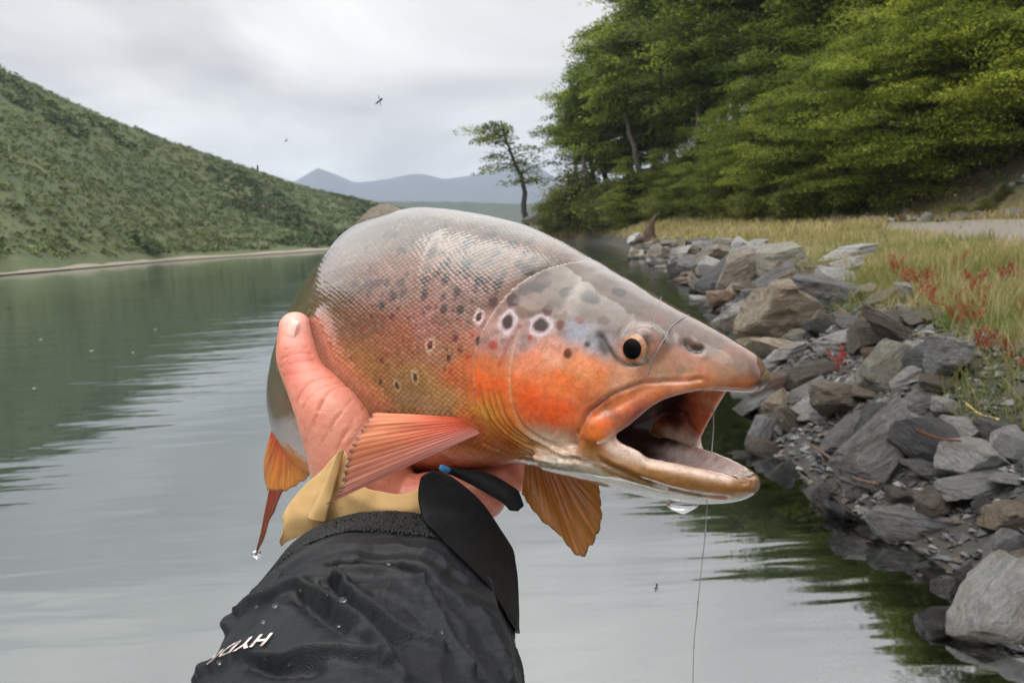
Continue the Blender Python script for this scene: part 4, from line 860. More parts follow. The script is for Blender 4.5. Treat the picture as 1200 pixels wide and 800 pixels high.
# ---- relief: gill cover edge, folds, grooves (depth along the normal)
disp = np.zeros(len(L))
headm = np.where((L[:, 0] < 0.21) & (L[:, 0] > 0.001))[0]
GILL = picks([(668, 306), (640, 313), (612, 328), (590, 347), (572, 372), (558, 400), (552, 425), (553, 450), (560, 478), (574, 505), (596, 525), (625, 540)])
d, sd_ = seg_dist(GILL, headm)
back = -0.0022 * np.exp(-np.maximum(d, 0) / 0.006) * (sd_ > 0) ; front = 0.0007 * np.exp(-d / 0.004) * (sd_ <= 0)
sgn_test = seg_dist(GILL, np.array([np.argmin(np.linalg.norm(AB - np.array([0.19, 0.055, 0.01]), axis=1))]))[1][0]
if sgn_test < 0: back = -0.0022 * np.exp(-d / 0.006) * (sd_ < 0); front = 0.0007 * np.exp(-d / 0.004) * (sd_ >= 0)
disp[headm] += back + front
def groove(pts, width, depth, sub=headm, ridge=0.0, fade=False):
    d, _ = seg_dist(picks(pts) if not isinstance(pts, np.ndarray) else pts, sub)
    disp[sub] += (-depth * np.exp(-(d / width) ** 2) + ridge * np.exp(-((d - 2.0 * width) / width) ** 2)) * (sstep(-0.004, -0.022, L[sub, 2]) if fade else 1)
    return d
PRE = [(606, 385), (599, 410), (595, 440), (597, 470), (607, 495), (630, 515), (665, 528)]
groove(PRE, 0.0013, 0.0010, ridge=0.0003)
for k, o_ in enumerate((0, 8, 15, 21)):
    groove([(562 + o_, 455 + o_ * .3), (570 + o_, 485 + o_ * .2), (588 + o_, 508 + o_ * .1), (615 + o_ * 1.2, 526), (650 + o_ * 1.2, 541 - o_ * .15)], 0.0010, 0.0011, ridge=0.0007, fade=True)
groove([(676, 508), (682, 492), (700, 474), (722, 459), (750, 450), (785, 446), (820, 443)], 0.0011, 0.0011, ridge=0.0003)
groove([(700, 536), (740, 557), (780, 572), (820, 581), (850, 584)], 0.0012, 0.0009, ridge=0.0004)
groove([(660, 527), (700, 541), (740, 562), (780, 576)], 0.0012, 0.0010)
groove([(690, 541), (650, 533), (620, 522)], 0.0012, 0.0010)
groove([(704, 393), (712, 408), (722, 421), (738, 428), (755, 424)], 0.0012, 0.0012)     # under the eye
groove([(806, 400), (812, 406), (818, 407)], 0.0022, 0.0030)                                # nostril
groove([(560, 520), (600, 536), (640, 546)], 0.0012, 0.0009)
# floor of the mouth: tongue ridges
fl = np.where((L[:, 2] < -0.047) & (L[:, 0] < 0.1) & (NR[:, 2] > 0.3))[0]
disp[fl] += 0.0011 * np.exp(-(L[fl, 1] / 0.004) ** 2) - 0.0010 * np.exp(-((np.abs(L[fl, 1]) - 0.011) / 0.0022) ** 2) + vnoise(L[fl], 260, 5, 3) * 0.0010
# thumb's reflection on the wet flank, built as a raised ridge
FOLD = picks([(372, 372), (384, 396), (395, 420), (420, 446), (450, 476)])
bodym = np.where((L[:, 0] > 0.18) & (L[:, 1] > 0))[0]
d_refl, _ = seg_dist(FOLD, bodym); disp[bodym] += 0.0022 * np.exp(-(d_refl / 0.006) ** 2)
disp += vnoise(L, 55, 8, 3) * 0.0009 * sstep(0.02, 0.06, L[:, 0])
L2 = L + NR * disp[:, None]

# ---- skin colours, laid down in the fish's own frame
ANCH = [((600, 262), (98, 88, 74)), ((500, 262), (100, 90, 74)), ((460, 262), (104, 92, 76)), ((560, 300), (112, 94, 76)), ((640, 320), (104, 94, 78)), ((700, 335), (112, 101, 88)), ((740, 350), (112, 101, 90)), ((790, 385), (118, 104, 95)), ((830, 400), (116, 103, 94)), ((870, 425), (120, 98, 82)),
        ((480, 330), (140, 108, 92)), ((540, 345), (146, 113, 102)), ((430, 365), (134, 90, 70)), ((400, 330), (112, 82, 56)), ((350, 360), (100, 70, 40)), ((330, 420), (116, 80, 44)), ((318, 480), (140, 84, 46)),
        ((470, 400), (160, 104, 76)), ((520, 415), (166, 120, 94)), ((480, 450), (166, 122, 78)), ((430, 430), (164, 112, 70)), ((515, 470), (186, 142, 98)), ((538, 440), (196, 112, 70)), ((500, 380), (160, 112, 100)), ((560, 350), (140, 112, 100)),
        ((562, 445), (226, 104, 40)), ((572, 425), (214, 128, 84)), ((580, 395), (186, 152, 142)), ((604, 396), (184, 154, 148)), ((640, 372), (150, 134, 122)), ((620, 352), (134, 112, 98)), ((678, 385), (160, 162, 170)), ((700, 398), (164, 164, 168)), ((650, 350), (118, 105, 92)), ((690, 360), (116, 105, 94)), ((720, 380), (120, 108, 98)),
        ((620, 425), (226, 146, 112)), ((650, 418), (228, 166, 138)), ((682, 428), (230, 152, 110)), ((618, 470), (230, 100, 34)), ((648, 482), (226, 98, 36)), ((664, 452), (230, 128, 74)), ((700, 440), (216, 132, 88)), ((724, 443), (206, 150, 124)), ((580, 450), (228, 106, 40)), ((585, 475), (226, 120, 44)),
        ((700, 495), (214, 108, 44)), ((735, 472), (198, 104, 44)), ((770, 460), (186, 104, 48)), ((820, 449), (172, 104, 54)), ((868, 445), (150, 84, 42)), ((890, 441), (96, 54, 32)), ((882, 432), (110, 66, 42)), ((893, 446), (92, 50, 30)), ((690, 512), (222, 122, 52)),
        ((800, 432), (156, 124, 104)), ((770, 435), (170, 132, 108)), ((845, 432), (146, 112, 88)),
        ((715, 541), (184, 124, 56)), ((760, 556), (170, 114, 48)), ((800, 566), (152, 100, 42)), ((850, 572), (152, 94, 38)), ((880, 572), (150, 92, 38)),
        ((700, 556), (190, 178, 172)), ((650, 541), (206, 190, 184)), ((760, 578), (160, 148, 136)), ((620, 532), (196, 150, 112)), ((810, 586), (150, 132, 112)),
        ((572, 482), (228, 168, 76)), ((588, 506), (206, 128, 52)), ((600, 520), (192, 108, 44)), ((642, 526), (206, 176, 162)), ((728, 527), (212, 176, 168)), ((560, 505), (210, 120, 70))]
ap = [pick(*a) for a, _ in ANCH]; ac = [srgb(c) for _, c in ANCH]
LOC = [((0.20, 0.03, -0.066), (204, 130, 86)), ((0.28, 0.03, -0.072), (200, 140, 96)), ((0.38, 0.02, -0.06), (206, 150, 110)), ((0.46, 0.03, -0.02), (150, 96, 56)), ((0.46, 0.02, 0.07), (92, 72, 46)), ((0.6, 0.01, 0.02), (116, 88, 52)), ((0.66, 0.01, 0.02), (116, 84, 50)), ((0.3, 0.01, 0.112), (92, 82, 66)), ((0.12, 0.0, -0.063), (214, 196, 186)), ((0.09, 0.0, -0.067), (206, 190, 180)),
       ((0.020, 0.0, -0.0550), (236, 216, 216)), ((0.035, 0.010, -0.057), (232, 208, 212)), ((0.035, 0.0, -0.057), (226, 196, 202)), ((0.055, 0.012, -0.056), (214, 168, 174)), ((0.055, 0.0, -0.055), (196, 140, 148)), ((0.05, 0.030, -0.046), (236, 212, 210)), ((0.07, 0.032, -0.045), (222, 176, 172)), ((0.08, 0.0, -0.05), (84, 30, 34)), ((0.10, 0.0, -0.035), (26, 7, 8)), ((0.09, 0.02, -0.03), (36, 10, 11)), ((0.07, 0.02, -0.008), (46, 13, 13)), ((0.075, 0.0, -0.012), (34, 9, 10)), ((0.08, 0.028, -0.036), (54, 16, 18)), ((0.072, 0.030, -0.024), (50, 15, 16)), ((0.11, 0.0, -0.034), (16, 4, 5)),  # mouth floor lightened and throat blackened to carry the light and shade
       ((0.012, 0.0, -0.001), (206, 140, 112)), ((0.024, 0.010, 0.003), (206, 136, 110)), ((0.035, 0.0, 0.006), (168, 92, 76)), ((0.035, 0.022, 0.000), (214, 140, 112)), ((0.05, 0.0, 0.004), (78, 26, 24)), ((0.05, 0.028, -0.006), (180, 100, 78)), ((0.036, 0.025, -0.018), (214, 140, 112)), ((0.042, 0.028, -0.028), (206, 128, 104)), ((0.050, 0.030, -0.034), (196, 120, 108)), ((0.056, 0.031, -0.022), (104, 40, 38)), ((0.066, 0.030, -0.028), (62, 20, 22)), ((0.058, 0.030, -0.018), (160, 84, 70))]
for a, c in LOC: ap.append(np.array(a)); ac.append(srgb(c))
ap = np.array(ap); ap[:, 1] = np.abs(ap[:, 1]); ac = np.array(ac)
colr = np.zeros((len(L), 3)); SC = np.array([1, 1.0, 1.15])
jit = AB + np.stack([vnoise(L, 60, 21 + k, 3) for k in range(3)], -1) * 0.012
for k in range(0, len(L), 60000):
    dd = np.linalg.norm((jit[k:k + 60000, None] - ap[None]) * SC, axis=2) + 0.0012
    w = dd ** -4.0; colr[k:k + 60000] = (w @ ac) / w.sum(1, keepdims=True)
def tint(mask, c, amount=1.0, sub=None):
    m = np.clip(mask, 0, 1)[:, None] * amount
    if sub is None: colr[:] = colr * (1 - m) + np.asarray(srgb(c)) * m
    else: colr[sub] = colr[sub] * (1 - m) + np.asarray(srgb(c)) * m
def stroke(pts, width, c, amount=1.0, sub=None, fade=False):
    sub = headm if sub is None else sub
    d, _ = seg_dist(picks(pts) if not isinstance(pts, np.ndarray) else pts, sub); tint(np.exp(-(d / width) ** 2) * (sstep(-0.004, -0.022, L[sub, 2]) if fade else 1), c, amount, sub)
blot = vnoise(L, 150, 51, 3)
tint(sstep(0.05, 0.22, blot) * sstep(0.06, 0.09, L[:, 0]) * sstep(0.16, 0.14, L[:, 0]) * sstep(0.02, -0.005, L[:, 2]), (214, 84, 32), 0.22)
tint(sstep(0.02, 0.2, vnoise(L, 210, 52, 3)) * sstep(0.20, 0.165, L[:, 0]) * sstep(0.0, 0.02, L[:, 2]), (86, 76, 60), 0.35)
stroke(PRE, 0.0011, (236, 190, 156), 0.4); stroke([(597, 395), (590, 412), (583, 428)], 0.0012, (150, 60, 45), .5)
stroke(GILL, 0.0009, (205, 180, 160), 0.45)
for o_ in (4, 12, 18): stroke([(562 + o_, 460), (570 + o_, 487), (588 + o_, 509), (615 + o_ * 1.2, 526)], 0.0011, (236, 176, 84), 0.45, fade=True)
for o_ in (0, 8, 15, 21): stroke([(562 + o_, 458), (570 + o_, 485), (588 + o_, 508), (615 + o_ * 1.2, 526), (650 + o_ * 1.2, 541)], 0.0009, (132, 72, 30), 0.6, fade=True)
stroke([(676, 508), (682, 492), (700, 474), (722, 459), (750, 450)], 0.0012, (110, 60, 44), 0.65)
stroke([(690, 500), (705, 482), (730, 465), (770, 452)], 0.0016, (222, 150, 92), 0.35)
stroke([(712, 518), (740, 497), (764, 477), (796, 462), (840, 458)], 0.0014, (150, 96, 80), 0.6)
stroke([(690, 528), (715, 540), (745, 551), (790, 563), (840, 571), (874, 571)], 0.0062, (134, 92, 34), 0.9)
stroke([(714, 524), (748, 534), (790, 544), (830, 553), (852, 557)], 0.0032, (222, 196, 194), 0.9)
stroke([(640, 541), (680, 552), (720, 566), (760, 578), (800, 585)], 0.0042, (196, 186, 178), 0.75)
stroke([(700, 538), (740, 559), (780, 573), (820, 582)], 0.0010, (78, 54, 26), 0.8)
stroke([(660, 530), (700, 545), (740, 565), (790, 580)], 0.0014, (70, 56, 40), 0.6)
stroke([(704, 393), (712, 408), (722, 421), (740, 429), (756, 424)], 0.0013, (66, 54, 42), 0.8)
stroke([(755, 394), (758, 404), (754, 414)], 0.0022, (70, 52, 26), 0.9)
stroke([(700, 392), (703, 402), (708, 410)], 0.0026, (60, 52, 42), 0.8)
stroke([(800, 401), (808, 402), (816, 403), (823, 404)], 0.0017, (74, 56, 32), 0.95); stroke([(806, 406), (813, 409), (818, 408)], 0.0014, (20, 16, 14), 1.0)
stroke([(560, 440), (572, 470), (596, 500)], 0.0035, (236, 120, 44), 0.3)
# inside of the mouth: throat's shade and a lightened floor painted into the colour
_cs = [q[0] for q in cav]; _wc = np.interp(L[:, 0], _cs, [q[3] for q in cav]); _zt = np.interp(L[:, 0], _cs, [q[1] for q in cav]); _zb = np.interp(L[:, 0], _cs, [q[2] for q in cav])
_zc = _zb + (_zt - _zb) * np.interp(L[:, 0], _cs, [q[4] for q in cav]); _pw = np.where(L[:, 2] > _zc, np.interp(L[:, 0], _cs, [q[5] for q in cav]), np.interp(L[:, 0], _cs, [q[6] for q in cav]))
_hz = np.where(L[:, 2] > _zc, _zt - _zc, _zc - _zb) + .0007
_in = np.where((L[:, 0] > .012) & (L[:, 0] < .118) & ((np.abs(L[:, 1]) / (_wc + .0007)) ** _pw + (np.abs(L[:, 2] - _zc) / _hz) ** _pw < 1.0))[0]
_nj = vnoise(L[_in], 130, 61, 3) * .014; _si = L[_in, 0] + _nj; _zi = L[_in, 2] + _nj * .6
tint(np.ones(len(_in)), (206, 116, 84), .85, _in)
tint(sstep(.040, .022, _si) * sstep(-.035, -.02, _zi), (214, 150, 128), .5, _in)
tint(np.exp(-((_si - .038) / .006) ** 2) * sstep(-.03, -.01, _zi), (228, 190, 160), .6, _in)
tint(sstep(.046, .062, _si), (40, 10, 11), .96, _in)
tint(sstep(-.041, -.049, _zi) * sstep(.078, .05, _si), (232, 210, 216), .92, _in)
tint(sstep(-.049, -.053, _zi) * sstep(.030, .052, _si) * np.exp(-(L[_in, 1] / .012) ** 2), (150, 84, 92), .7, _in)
def spot(px, py, rx, c, halo=None, asp=1.0, am=0.95, seed=0):
    p = pick(px, py); a0 = np.array([p[0], abs(p[1]), p[2]])
    if p[2] > .035: c = tuple(np.array(c) * .62); rx = rx * 1.12
    dl = AB - a0; sub = np.where((np.abs(dl[:, 0]) < rx * 4) & (np.abs(dl[:, 2]) < rx * 5))[0]
    if not len(sub): return
    q = dl[sub]; wob = 1 + vnoise(L[sub], 260, 91 + seed, 2) * 0.6
    r = np.sqrt((q[:, 0] / asp) ** 2 + (q[:, 1]) ** 2 + (q[:, 2]) ** 2) / rx * wob
    if halo is not None: tint(np.exp(-((r - 1.45) / 0.42) ** 2), halo, 0.8, sub)
    tint(sstep(1.2, 0.75, r), c, am, sub)
HALO = (214, 204, 206)
for k, (x, y, rr, c, h, asp) in enumerate([(594, 375, .0040, (58, 40, 34), HALO, .8), (632, 380, .0038, (62, 44, 36), HALO, 1.1), (558, 398, .0030, (58, 34, 28), None, .7), (656, 378, .0030, (116, 62, 46), None, .8), (664, 414, .0030, (110, 58, 40), None, 1), (626, 334, .0034, (72, 64, 58), None, 1.7), (664, 340, .0034, (84, 74, 66), None, 1.3), (691, 347, .0038, (66, 58, 52), (128, 116, 100), 1.5), (707, 374, .0030, (92, 62, 54), None, 1.3), (582, 330, .0036, (64, 58, 52), None, .8), (686, 402, .0018, (90, 70, 70), None, 1), (726, 340, .0032, (98, 88, 80), None, 1.3),
        (576, 405, .0030, (176, 84, 66), None, 1), (620, 395, .0022, (170, 82, 60), None, .8), (600, 350, .0034, (128, 84, 66), None, 1.2), (640, 362, .0030, (150, 92, 70), None, .9), (576, 352, .0030, (150, 92, 76), None, .8), (680, 372, .0026, (132, 84, 66), None, 1.2),
        (446, 357, .0026, (60, 28, 24), None, .8), (502, 404, .0027, (52, 26, 24), (206, 180, 160), .7), (485, 444, .0028, (72, 30, 26), (200, 170, 140), .6), (463, 451, .0024, (78, 34, 28), (196, 166, 130), .6), (445, 448, .0022, (80, 40, 30), None, .6), (560, 369, .0026, (56, 26, 24), (236, 216, 216), .7), (524, 419, .0022, (80, 36, 30), None, .6), (458, 370, .0022, (110, 40, 34), None, .8), (434, 370, .0022, (110, 44, 34), None, .8), (532, 395, .0022, (122, 50, 42), None, .9),
        (507, 292, .0036, (74, 68, 62), None, .8), (545, 310, .0038, (72, 66, 60), None, .8), (521, 325, .0032, (92, 78, 68), None, .9), (576, 272, .0032, (84, 78, 70), None, 1.2), (582, 293, .0034, (84, 76, 68), None, 1), (619, 313, .0034, (82, 74, 66), None, 1.2), (469, 292, .0032, (96, 86, 76), None, .8), (560, 328, .0032, (88, 78, 68), None, .9), (534, 341, .0030, (108, 78, 70), None, .8), (537, 363, .0028, (112, 74, 68), None, .8), (518, 362, .0028, (112, 76, 70), None, .8), (495, 345, .0026, (112, 80, 70), None, .9), (470, 330, .0026, (110, 84, 72), None, .8), (545, 285, .0030, (96, 86, 76), None, .9), (600, 285, .0030, (92, 84, 74), None, 1.2)]):
    spot(x, y, rr, c, h, asp, 0.92, k)
rs = np.random.default_rng(12)
for k in range(95):
    x, y = rs.uniform(400, 640), rs.uniform(256, 350)
    if y < 262 + max(0, (450 - x)) * .9: continue
    spot(x, y, rs.uniform(.0016, .0031), (84, 70, 62) if y < 320 else (116, 72, 62), None, rs.uniform(.6, 1.0), 0.72, k + 50)
for k in range(44):
    x, y = rs.uniform(405, 555), rs.uniform(345, 440)
    spot(x, y, rs.uniform(.0009, .0019), (186, 52, 42) if rs.random() < .45 else (110, 48, 38), None, rs.uniform(.6, 1.0), 0.7, k + 120)
m = np.zeros(len(L)); m[bodym] = np.exp(-(d_refl / 0.0065) ** 2); tint(m, (206, 124, 96), 0.75)  # pink of the thumb's reflection, painted into the skin
_lum = (colr @ np.array([.3, .59, .11]))[:, None]; colr[:] = np.clip((_lum + (colr - _lum) * 0.98), 0.002, 1) ** 1.18 * np.array([.92, .98, .85])
colr *= 1 + sstep(-.005, .02, L[:, 2])[:, None] * np.array([.0, -.10, .10])        # the back and crown are a purplish brown
colr[:] = np.clip(colr * (1 + vnoise(L, 320, 77, 2)[:, None] * 0.2), 0, 1)
# coordinates for the scales
ang = np.arctan2(L[:, 1], L[:, 2] - 0.02)
_a, _b = L[:, 0] * 225, ang * 0.074 * 262
suv = np.stack([_a + _b, _a - _b, L[:, 0] * 0], -1)
gd = np.zeros(len(L)); gd[L[:, 0] >= 0.21] = 1
gd[headm] = np.where(np.sign(seg_dist(GILL, headm)[1]) == sgn_test, sstep(0.0, 0.010, seg_dist(GILL, headm)[0]), 0) * sstep(0.095, 0.11, L[headm, 0])
gd *= 1 - 0.6 * sstep(-0.055, -0.07, L[:, 2])
fmesh = fme; fmesh.vertices.foreach_set('co', bend(L2).ravel()); fmesh.update()
set_attr(fmesh, 'skin', colr); set_attr(fmesh, 'suv', suv, 'FLOAT_VECTOR'); set_attr(fmesh, 'scaly', gd, 'FLOAT')
fmesh.polygons.foreach_set('use_smooth', np.ones(len(fmesh.polygons), bool))
mF, t, b, o = new_mat('wet_trout_skin')
at = N(t, 'ShaderNodeAttribute', attribute_name='skin'); uv = N(t, 'ShaderNodeAttribute', attribute_name='suv'); sc = N(t, 'ShaderNodeAttribute', attribute_name='scaly')
vo = N(t, 'ShaderNodeTexVoronoi', voronoi_dimensions='2D', feature='F1', inp={'Scale': 1.0, 'Randomness': 0.28}); t.links.new(uv.outputs['Vector'], vo.inputs['Vector'])
ve = N(t, 'ShaderNodeTexVoronoi', voronoi_dimensions='2D', feature='DISTANCE_TO_EDGE', inp={'Scale': 1.0, 'Randomness': 0.28}); t.links.new(uv.outputs['Vector'], ve.inputs['Vector'])
geo = N(t, 'ShaderNodeNewGeometry'); pos = geo.outputs['Position']
scm = ramp(t, vo.outputs['Distance'], [(0.0, (1.30, 1.26, 1.18)), (0.35, (1.05, 1.03, 1.0)), (0.62, (0.74, 0.70, 0.66))])
fac = mathn(t, 'MULTIPLY', sc.outputs['Fac'], 0.85)
c = mixc(t, 1.0, at.outputs['Color'], mixc(t, fac, (1.0, 1.0, 1.0), scm), 'MULTIPLY')
spk = ramp(t, vo.outputs['Color'], [(0.60, (0, 0, 0)), (0.95, (1, 1, 1))])  # random paler scales: sparkle put into the colour
c = mixc(t, mathn(t, 'MULTIPLY', mathn(t, 'MULTIPLY', spk, sc.outputs['Fac']), 0.07), c, (0.72, 0.64, 0.54))
rsc = ramp(t, vo.outputs['Color'], [(0.0, (0.90, 0.89, 0.88)), (1.0, (1.08, 1.08, 1.08))]); c = mixc(t, 1.0, c, mixc(t, sc.outputs['Fac'], (1.0, 1.0, 1.0), rsc), 'MULTIPLY')
mo = mathn(t, 'ADD', mathn(t, 'MULTIPLY', noise(t, 260, 5, .65, pos), .55), mathn(t, 'MULTIPLY', noise(t, 1100, 3, .6, pos), .45))
c = mixc(t, 1.0, c, ramp(t, mo, [(0.30, (0.62, 0.58, 0.55)), (0.5, (1.0, 1.0, 1.0)), (0.70, (1.30, 1.30, 1.28))]), 'MULTIPLY')
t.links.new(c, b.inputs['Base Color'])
b.inputs['Roughness'].default_value = 0.42; b.inputs['IOR'].default_value = 1.45
b.inputs['Subsurface Weight'].default_value = 0.12; b.inputs['Subsurface Radius'].default_value = (0.006, 0.003, 0.002); b.inputs['Subsurface Scale'].default_value = 0.5
hs = mathn(t, 'MULTIPLY', mathn(t, 'SUBTRACT', 0.7, vo.outputs['Distance']), sc.outputs['Fac'])
nb1 = bump(t, hs, 0.38, 0.0011)
nb2 = bump(t, noise(t, 900, 3, 0.6, pos), 0.14, 0.0006, nb1)
t.links.new(nb2, b.inputs['Normal'])
b.inputs['Coat Weight'].default_value = 0.55; b.inputs['Coat Roughness'].default_value = 0.06; b.inputs['Coat IOR'].default_value = 1.4; b.inputs['Specular IOR Level'].default_value = 0.3
nb3 = bump(t, hs, 0.13, 0.0011); nb3 = bump(t, noise(t, 160, 2, 0.5, pos), 0.07, 0.002, nb3); t.links.new(nb3, b.inputs['Coat Normal'])
lw = N(t, 'ShaderNodeLayerWeight', inp={'Blend': 0.5}); t.links.new(nb3, lw.inputs['Normal'])       # film of slime and water: mirror-like at a glance
gz = N(t, 'ShaderNodeBsdfGlossy', inp={'Roughness': 0.09}); t.links.new(nb3, gz.inputs['Normal'])
mz = N(t, 'ShaderNodeMixShader'); t.links.new(mathn(t, 'MULTIPLY', mathn(t, 'POWER', lw.outputs['Facing'], 2.2), 1.0), mz.inputs[0]); t.links.new(b.outputs[0], mz.inputs[1]); t.links.new(gz.outputs[0], mz.inputs[2]); t.links.new(mz.outputs[0], o.inputs[0])
trout = empty('brown_trout', tuple(bend(np.array([[0.25, 0, -0.06]]))[0]))
tag(trout, 'large spotted brown trout with open mouth held up in the hand', 'fish')
def child(name, me, mat, parent):
    o_ = add_obj(name, me, mat); o_.parent = parent; o_.matrix_parent_inverse = Matrix.Translation(-Vector(parent.location)) if parent.type == 'EMPTY' else Matrix()
    return o_
fish_body = child('body', fmesh, mF, trout)

# ---- eyes
m_eye = simple_mat('eye_white_grey', srgb((128, 112, 96)), 0.25, 1.0, 0.5, 300, srgb((92, 74, 52)))
m_iris = simple_mat('eye_iris', srgb((190, 128, 80)), 0.3, 0.3, 0.5, 700, srgb((120, 74, 44)))
m_pupil = simple_mat('eye_pupil', (0.002, 0.002, 0.003), 0.3, 0.06, 0.08)
def cap(center, axis, r, a0, a1, n=40, m=10, squash=1.0):
    axis = unit(axis); a = unit(np.cross(axis, [0, 0, 1.])); b_ = np.cross(axis, a); V = []
    for q in np.linspace(a0, a1, m):
        th = np.linspace(0, 2 * math.pi, n, endpoint=False)
        V.append(center + r * (math.cos(q) * squash * axis + math.sin(q) * (np.cos(th)[:, None] * a + np.sin(th)[:, None] * b_)))
    return np.concatenate(V), grid_faces(m, n, True)
for sg in (1, -1):
    pe = pick(739, 409); ec = np.array([pe[0] - 0.0008, (abs(pe[1]) - 0.0085) * sg, pe[2] + 0.0008])
    cw = bend(ec[None])[0]; out_ = bend((ec + np.array([0.0005, sg * 0.01, 0]))[None])[0] - cw
    look = unit(unit(out_) * 1.0 - UP * 0.05 )
    e = cap(cw, out_, 0.0108, 0.0, math.pi * 0.98, 48, 28)
    eye = child('eye', mesh_np('eye', *e), m_eye, trout)
    i_ = cap(cw, look, 0.01095, 0.40, 0.76, 48, 8); io = add_obj('iris', mesh_np('iris', *i_), m_iris); io.parent = eye; io.matrix_parent_inverse = Matrix()
    p_ = cap(cw, look, 0.01105, 0.001, 0.53, 48, 8); po = add_obj('pupil', mesh_np('pupil', *p_), m_pupil); po.parent = eye
    for x in (io, po): x.matrix_parent_inverse = eye.matrix_parent_inverse.inverted() @ Matrix.Translation(-Vector(trout.location)) if False else Matrix()
    # eye mesh is in world coordinates under the moved empty: undo the offset once for its sub-parts
# ---- fins
def fin_mat(name, c_base, c_tip, c_ray, c_low=None):
    m, t, b, o = new_mat(name)
    at = N(t, 'ShaderNodeAttribute', attribute_name='fuv'); sp = N(t, 'ShaderNodeSeparateXYZ'); t.links.new(at.outputs['Vector'], sp.inputs[0])
    rays = N(t, 'ShaderNodeAttribute', attribute_name='ray')
    n_ = noise(t, 9, 4, 0.6, at.outputs['Vector'])
    c = mixc(t, ramp(t, mathn(t, 'ADD', sp.outputs[1], mathn(t, 'MULTIPLY', mathn(t, 'SUBTRACT', n_, 0.5), 0.5)), [(0.25, (0, 0, 0)), (0.8, (1, 1, 1))]), tuple(srgb(c_base)), tuple(srgb(c_tip)))
    c = mixc(t, mathn(t, 'MULTIPLY', rays.outputs['Fac'], 0.6), c, tuple(srgb(c_ray)))
    mpf = N(t, 'ShaderNodeMapping'); mpf.inputs['Scale'].default_value = (46, 2.2, 1); t.links.new(at.outputs['Vector'], mpf.inputs[0])
    c = mixc(t, 1.0, c, ramp(t, noise(t, 1.0, 4, .65, mpf.outputs[0]), [(0.30, (.72, .66, .62)), (0.55, (1.1, 1.1, 1.1)), (0.75, (1.45, 1.45, 1.4))]), 'MULTIPLY')
    if c_low is not None: c = mixc(t, ramp(t, sp.outputs[0], [(0.10, (.8, .8, .8)), (0.55, (0, 0, 0))]), c, tuple(srgb(c_low)))
    edge = ramp(t, sp.outputs[1], [(0.965, (0, 0, 0)), (1.0, (1, 1, 1))]); c = mixc(t, mathn(t, 'MULTIPLY', edge, 0.75), c, (0.05, 0.03, 0.02))
    t.links.new(c, b.inputs['Base Color']); b.inputs['Roughness'].default_value = 0.35; b.inputs['Coat Weight'].default_value = 0.7; b.inputs['Coat Roughness'].default_value = 0.12
    tl = N(t, 'ShaderNodeBsdfTranslucent'); t.links.new(c, tl.inputs[0]); mx = N(t, 'ShaderNodeMixShader', inp={0: .3}); t.links.new(b.outputs[0], mx.inputs[1]); t.links.new(tl.outputs[0], mx.inputs[2]); t.links.new(mx.outputs[0], o.inputs[0])
    return m
